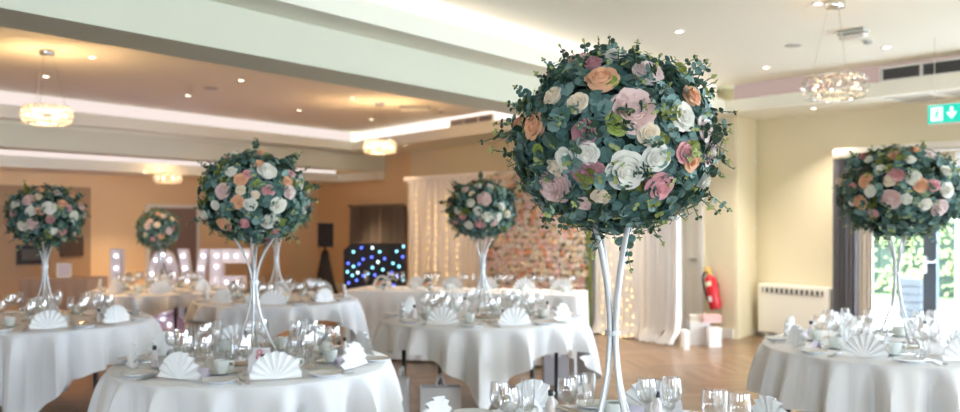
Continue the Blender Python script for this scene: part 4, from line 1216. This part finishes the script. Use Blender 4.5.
# glossy dance floor in front of the letters
df = thing('dance_floor', 'glossy dance floor with lilac reflection in its colour before the love letters', 'dance floor', (-5.0, 14.0, 0))
mb = MB()
for i in range(4):
    for j in range(5): mb.box((-1.9 + i * 1.0 + .5, -2.5 + .9 * j - .45, .012), (.99, .89, .022), bev=.003)
mb.build('floor_tile', 'dance_gloss', df, False)
mb = MB()
for c, s_ in (((.1, -3.46, .008), (4.1, .14, .016)), ((.1, 1.28, .008), (4.1, .14, .016)), ((-1.97, -1.1, .008), (.12, 4.7, .016)), ((2.16, -1.1, .008), (.12, 4.7, .016))): mb.box(c, s_)
mb.build('edge_ramp', 'chrome', df, False)

# ------------------------------------------------------------------ right side: door, extinguisher, boxes, radiator, curtains, patio doors
def wall_item(p, d, name=None): return Vector((p.x, p.y)), math.atan2(d.y, d.x)
vd = (CA - BC).normalized(); vang = math.atan2(vd.y, vd.x)          # along the wall towards the camera; local -Y faces the room
def door_one():
    a, b = hit(CA, V, 676), hit(CA, V, 704); L = (b - a).length
    t = link('door_1', None, None, (a.x, a.y, 0), (0, 0, vang)); t['kind'] = 'structure'
    h = 2.02; fr = MB()
    fr.box((.03, -.02, h / 2), (.07, .05, h)); fr.box((L - .03, -.02, h / 2), (.07, .05, h)); fr.box((L / 2, -.02, h + .03), (L + .02, .05, .07)); fr.build('frame', 'white_trim', t, False)
    lf = MB(); lf.box((L / 2, -.004, h / 2), (L - .12, .03, h))
    for zc, hh in ((.5, .62), (1.45, .9)):
        for xc in (.32, .68):
            for c_, s_ in (((xc * L, -.022, zc - hh / 2), (.26 * L, .012, .02)), ((xc * L, -.022, zc + hh / 2), (.26 * L, .012, .02)), ((xc * L - .13 * L, -.022, zc), (.02, .012, hh)), ((xc * L + .13 * L, -.022, zc), (.02, .012, hh))): lf.box(c_, s_)
    lf.build('door_leaf', 'door_white', t, False)
    MB().box((L - .14, -.05, 1.0), (.1, .02, .02), bev=.004).build('handle', 'chrome', t, False)
door_one()
def extinguisher():
    c = hit(CA, V, 722); nr = Vector((vd.y, -vd.x)); p = c + nr * .12; d = p.y
    z0 = H + (HY - 309) / F * d
    t = thing('fire_extinguisher', 'red fire extinguisher hung on the pier wall', 'fire extinguisher', (p.x, p.y, z0), vang)
    t.rotation_euler = (0, -.24, vang)
    MB().lathe([(.0005, 0), (.07, 0), (.078, .015), (.078, .36), (.065, .41), (.03, .44), (.024, .455), (.0005, .455)], 24).build('cylinder', 'red_paint', t)
    MB().lathe([(.022, .45), (.026, .46), (.026, .49), (.0005, .495)], 14).box((.0, -.02, .51), (.03, .13, .014)).box((0, -.02, .54), (.03, .14, .012)).build('valve_handle', 'yellow_plastic', t)
    MB().tube([(-.02, 0, .48), (-.08, 0, .49), (-.12, 0, .42), (-.125, 0, .28), (-.11, 0, .16), (-.085, -.01, .1)], .014, 8).build('hose', 'black_metal', t)
    def patch(z0_, z1_, a0_, a1_, name, m):
        mb = MB(); n = 10; vs = []; fs = []
        for z in (z0_, z1_):
            for i in range(n + 1): a = a0_ + (a1_ - a0_) * i / n; vs.append((.0795 * math.cos(a), .0795 * math.sin(a), z))
        for i in range(n): fs.append((i, i + 1, n + 2 + i, n + 1 + i))
        mb.add(vs, fs).build(name, m, t)
    patch(.30, .36, -2.2, -.9, 'cream_band', 'label_cream'); patch(.10, .17, -2.1, -1.3, 'white_label', 'white_box')
    b = MB().box((0, .09, .3), (.05, .04, .06)).build('wall_bracket', 'black_metal', t, False)
extinguisher()
def gift_box(px0, px1, y_top, y_bot, zb, dep, m, label, ry=0, d=None):
    if d is None: d = (H - zb) * F / (y_bot - HY)
    a, b = at(px0, y_bot, d), at(px1, y_bot, d); W = b.x - a.x; h = (y_bot - y_top) / F * d
    t = thing('gift_box', label, 'box', ((a.x + b.x) / 2, d + dep / 2, zb), ry, 'stacked gift boxes by the door')
    MB().box((0, 0, h * .42), (W * .97, dep * .96, h * .84)).build('carton', m, t, False)
    MB().box((0, 0, h * .86), (W, dep, h * .28)).build('lid', m, t, False)
    return d, h
gd, gh = gift_box(690, 710, 322, 345, 0, .26, 'white_box', 'square white gift box in front of the pier, middle of three')
gift_box(709.5, 722, 323, 342, 0, .2, 'white_box', 'white gift box under the pink box', d=10.75)
gift_box(684, 690, 325, 344, 0, .2, 'white_box', 'narrow white gift box at the drape end', d=10.5)
gift_box(703.5, 722, 315.5, 323, H + (HY - 323) / F * 10.85 , .18, 'pink_box', 'flat pink box lying on white gift boxes', d=10.85)
gift_box(690.5, 701.5, 316, 322, gh + .001, .16, 'cream_box', 'small cream box on the middle white gift box', d=gd + .03)
def plate_on(p, ang, z, w_, h_, name, label, cat, holes=0):
    t = thing(name, label, cat, (p.x, p.y, z), ang)
    MB().box((0, -.006, 0), (w_, .012, h_), bev=.003).build('face_plate', 'white_box', t, False)
    if holes == 0: MB().box((0, -.014, 0), (.02, .008, .035), bev=.002).build('rocker', 'white_trim', t, False)
    else:
        s_ = MB()
        for x in (-.03, .03): s_.box((x, -.0125, 0), (.022, .003, .024))
        s_.build('outlet', 'panel_grey', t, False)
ua = math.atan2(U[1], U[0])
uin = CA + UN * .28; plate_on(CA + UN * .23 + Vector((-.01, .008)), ua - PI + PI, H + (HY - 296) / F * 11.7, .09, .09, 'light_switch', 'white light switch on the pier side', 'switch')
plate_on(CA + UN * .5 + Vector((-.01, .008)), ua, H + (HY - 315) / F * 11.9, .15, .09, 'wall_socket', 'white double wall socket low on pier side', 'socket', 1)
# pipes in the corner
pp = CB + Vector((dR.x, dR.y)) * .06 + inR * .05
t = thing('heating_pipe', 'cream vertical pipe in the corner beside the heater', 'pipe', (pp.x, pp.y, 0))
MB().tube([(0, 0, .02), (0, 0, ZS)], .02, 10).build('pipe', 'wall_paint', t)
for z in (.5, 1.4, 2.3): MB().lathe([(.021, z - .015), (.027, z - .015), (.027, z + .015), (.021, z + .015)], 12).build('clip', 'white_trim', t)
# storage heater
rang = math.atan2(dR.y, dR.x)
def heater():
    a, b = hit(RW, V, 766), hit(RW, V, 838); L = (b - a).length
    # local x along the wall, local -y into the room
    t = thing('storage_heater', 'cream storage heater with slotted top under bare wall', 'heater', (a.x, a.y, .06), rang)
    z1 = H + (HY - 285) / F * ((a.y + b.y) / 2) - .06; D = .17
    MB().box((L / 2, -D / 2 - .02, z1 / 2), (L, D, z1), bev=.012).build('casing', 'radiator_paint', t, False)
    sl = MB().box((L / 2, -D - .024, z1 * .88), (L * .84, .012, z1 * .10)); n = 12
    for k in range(n): sl.box((L * .08 + L * .84 * (k + .5) / n, -D - .031, z1 * .88), (.022, .006, z1 * .10), 1)
    sl.build('grille', ['grille_dark', 'radiator_paint'], t, False)
    for x in (.12, L - .12): MB().box((x, -.09, -.03), (.05, .12, .06)).build('foot', 'radiator_paint', t, False)
heater()
# patio doors in their opening
def on_right(px): return hit(RW, V, px)
def patio_doors():
    p0 = CB + dR * door_t0; t = link('door_3', None, None, (p0.x, p0.y, 0), (0, 0, rang)); t['kind'] = 'structure'
    L = door_t1 - door_t0; h = 2.16; fr = MB(); y = .08
    fr.box((.03, y, h / 2), (.06, .1, h)); fr.box((L - .03, y, h / 2), (.06, .1, h)); fr.box((L / 2, y, h - .03), (L, .1, .06)); fr.box((L / 2, y, .02), (L, .1, .04))
    fr.build('frame', 'frame_grey', t, False)
    m0 = (on_right(920) - p0).length; m1 = (on_right(936) - p0).length; mc = (m0 + m1) / 2
    edges = [(.06, mc), (mc, mc + (mc - .06)), (mc * 2 - .06, L - .06)]
    for k, (a, b) in enumerate(edges):
        lf = MB(); s_ = .075
        for c_, z_ in (((a + s_ / 2, y - .01, h / 2), (s_, .06, h - .1)), ((b - s_ / 2, y - .01, h / 2), (s_, .06, h - .1)), (((a + b) / 2, y - .01, .1), (b - a, .06, .14)), (((a + b) / 2, y - .01, h - .09), (b - a, .06, .08))): lf.box(c_, z_)
        o = lf.build('door_leaf', 'frame_grey', t, False)
        MB().box(((a + b) / 2, y, h / 2), (b - a - .14, .006, h - .28)).build('glass_pane', 'window_glass', o, False)
    hd_ = MB(); zc = H + (HY - 262) / F * p0.y
    hd_.box((mc - .035, y - .055, zc), (.035, .03, .2), bev=.006); hd_.box((mc + .03, y - .09, zc + .04), (.13, .02, .02), bev=.005); hd_.box((mc - .035, y - .075, zc + .04), (.02, .05, .02))
    hd_.build('handle', 'chrome', t, False)
patio_doors()
def right_curtain():
    a = on_right(841); b = on_right(877); L = (b - a).length; z1 = H + (HY - 157) / F * a.y
    t = thing('grey_curtain', 'grey lined curtain drawn to the left of patio doors', 'curtain')
    z1 -= .03; mb = MB(); folds(mb, a + inR * .15, dR, L * .74, .03, z1, 6, .055); mb.build('curtain', 'grey_curtain', t)
    mb = MB(); folds(mb, a + inR * .15 + dR * L * .74, dR, L * .34, .03, z1, 3, .035, ph=1); mb.build('lining', 'light_curtain', t)
    q = a + inR * .02 + dR * .03
    pl = thing('curtain_pelmet', 'cream box pelmet above the patio doors', 'pelmet', (q.x, q.y, z1 + .035), rang)
    MB().box((1.9, -.12, .045), (3.8, .22, .07), bev=.008).build('box', 'radiator_paint', pl, False)
    MB().box((1.9, -.12, -.004), (3.8, .20, .012)).build('track', 'white_trim', pl, False)
    # pale sheer drawn at the frame's right edge
    s0 = on_right(962)
    mb = MB(); folds(mb, s0 + inR * .16, dR, .55, .03, z1, 7, .03)
    o = mb.build('sheer_curtain', 'voile'); tag(o, 'white sheer curtain at the right edge of the patio doors', 'curtain')
right_curtain()

# ------------------------------------------------------------------ gift bags under the centre table
def gift_bag(px0, px1, y_top, d, h, dep, m, label, rz=0):
    a, b = at(px0, 0, d), at(px1, 0, d); W = b.x - a.x
    t = thing('gift_bag', label, 'gift bag', ((a.x + b.x) / 2, d, 0), rz, 'gift bags under the tables')
    mb = MB(); w2, d2 = W / 2, dep / 2
    ring = lambda z, k: [(-w2 * k, -d2 * k, z), (w2 * k, -d2 * k, z), (w2 * k, d2 * k, z), (-w2 * k, d2 * k, z)]
    vs = ring(.002, .97) + ring(h, 1.0) + ring(h - .002, .96) + ring(.02, .93)
    fs = [(3, 2, 1, 0)] + [(r_ * 4 + i, r_ * 4 + (i + 1) % 4, r_ * 4 + 4 + (i + 1) % 4, r_ * 4 + 4 + i) for r_ in range(3) for i in range(4)] + [(12, 13, 14, 15)]
    mb.add(vs, fs).build('bag', m, t, False)
    for s_ in (-1, 1):
        MB().tube([(-w2 * .3 + w2 * .6 * i / 10, s_ * (d2 - .012), h - .04 + .12 * math.sin(PI * i / 10)) for i in range(11)], .006, 6).build('handle', 'bag_paper', t)
gift_bag(420, 461, 382, 6.55, .31, .12, 'bag_paper', 'white paper gift bag left of the hanging cloth corner', .1)
gift_bag(395, 408, 376, 6.6, .36, .12, 'bag_paper', 'white gift bag half hidden behind the number card table', -.1)
gift_bag(543, 569, 357, 8.35, .26, .16, 'grey_paper', 'grey gift bag behind the black table leg', .05)
gift_bag(571, 587, 360, 7.9, .31, .12, 'bag_paper', 'narrow white gift bag right of the black table leg', .3)

# ------------------------------------------------------------------ outside the patio doors
o2 = -inR
q0, q1 = CB + dR * (-6) + o2 * .2, CB + dR * 18 + o2 * .2
g = MB(); g.prism([q0, q1, q1 + o2 * 6.5, q0 + o2 * 6.5], -.14, -.03); struct('patio_paving', g, 'paving')
g = MB(); g.prism([q0 + o2 * 6.5, q1 + o2 * 6.5, q1 + o2 * 40, q0 + o2 * 40], -.14, -.05); struct('lawn', g, 'lawn')
def hedge():
    c = CB + dR * 3 + o2 * 8.0; rnd = random.Random(4); mb = MB()
    t = thing('hedge', 'bright green leafy hedge beyond the patio', 'hedge', (c.x, c.y, -.05), rang)
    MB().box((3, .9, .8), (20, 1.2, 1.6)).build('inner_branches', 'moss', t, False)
    for k in range(9000):
        p = Vector((rnd.uniform(-7, 13), .25 - rnd.uniform(0, .18) + (rnd.random() ** 3) * .8, rnd.uniform(.02, 1.85)))
        leaf(mb, p, Vector((rnd.uniform(-.7, .7), -1, rnd.uniform(-.2, .9))), rdir(rnd), rnd.uniform(.035, .06), rnd.choice([0, 0, 0, 1]), rnd, .6)
    o = mb.build('leaves', ['hedge_leaf', 'hedge_leaf_dark'], t, False); o['kind'] = 'stuff'
hedge()
def planter():
    # grey planter seen through the left door leaf
    k = on_right(914); ray = Vector((k.x, k.y)).normalized(); c = ray * (k.length + 4.2)
    t = thing('garden_planter', 'grey slatted planter box standing on the patio', 'planter', (c.x, c.y, -.03), rang)
    mb = MB()
    for k_ in range(5):
        z_ = .08 + k_ * .125
        mb.box((0, -.16, z_), (.34, .03, .115), bev=.006); mb.box((0, .16, z_), (.34, .03, .115)); mb.box((-.155, 0, z_), (.03, .29, .115)); mb.box((.155, 0, z_), (.03, .29, .115))
    mb.build('slats', 'planter_grey', t, False)
    MB().box((0, 0, .60), (.28, .29, .04)).build('soil', 'dark_wood', t, False)
    rnd = random.Random(8); pl = MB()
    for k_ in range(240):
        d = rdir(rnd); d.z = abs(d.z); leaf(pl, Vector((d.x * .15, d.y * .13, .62 + d.z * .16)), d, rdir(rnd), .035, rnd.choice([0, 1]), rnd, .6)
    o = pl.build('plant_leaves', ['hedge_leaf', 'hedge_leaf_dark'], t, False); o['kind'] = 'stuff'
planter()

name_registered()
# ------------------------------------------------------------------ camera
cd = bpy.data.cameras.new('camera'); cd.sensor_width = 36; cd.lens = F / 960 * 36
cd.shift_y = (HY - 206) / 960
cd.clip_start = .05; cd.clip_end = 200
cd.dof.use_dof = True; cd.dof.focus_distance = 2.75; cd.dof.aperture_fstop = 2.6
cam = link('camera', cd); cam.location = (0, 0, H); cam.rotation_euler = (PI / 2, 0, 0)
SC.camera = cam
vs_ = SC.view_settings; vs_.view_transform = 'Standard'; vs_.look = 'None'; vs_.exposure = 0.45; vs_.gamma = 1; vs_.use_curve_mapping = False
SC.cycles.use_denoising = True
SC.cycles.max_bounces = 10; SC.cycles.transparent_max_bounces = 24; SC.cycles.diffuse_bounces = 5
SC.cycles.sample_clamp_indirect = 6; SC.cycles.caustics_reflective = False; SC.cycles.caustics_refractive = False
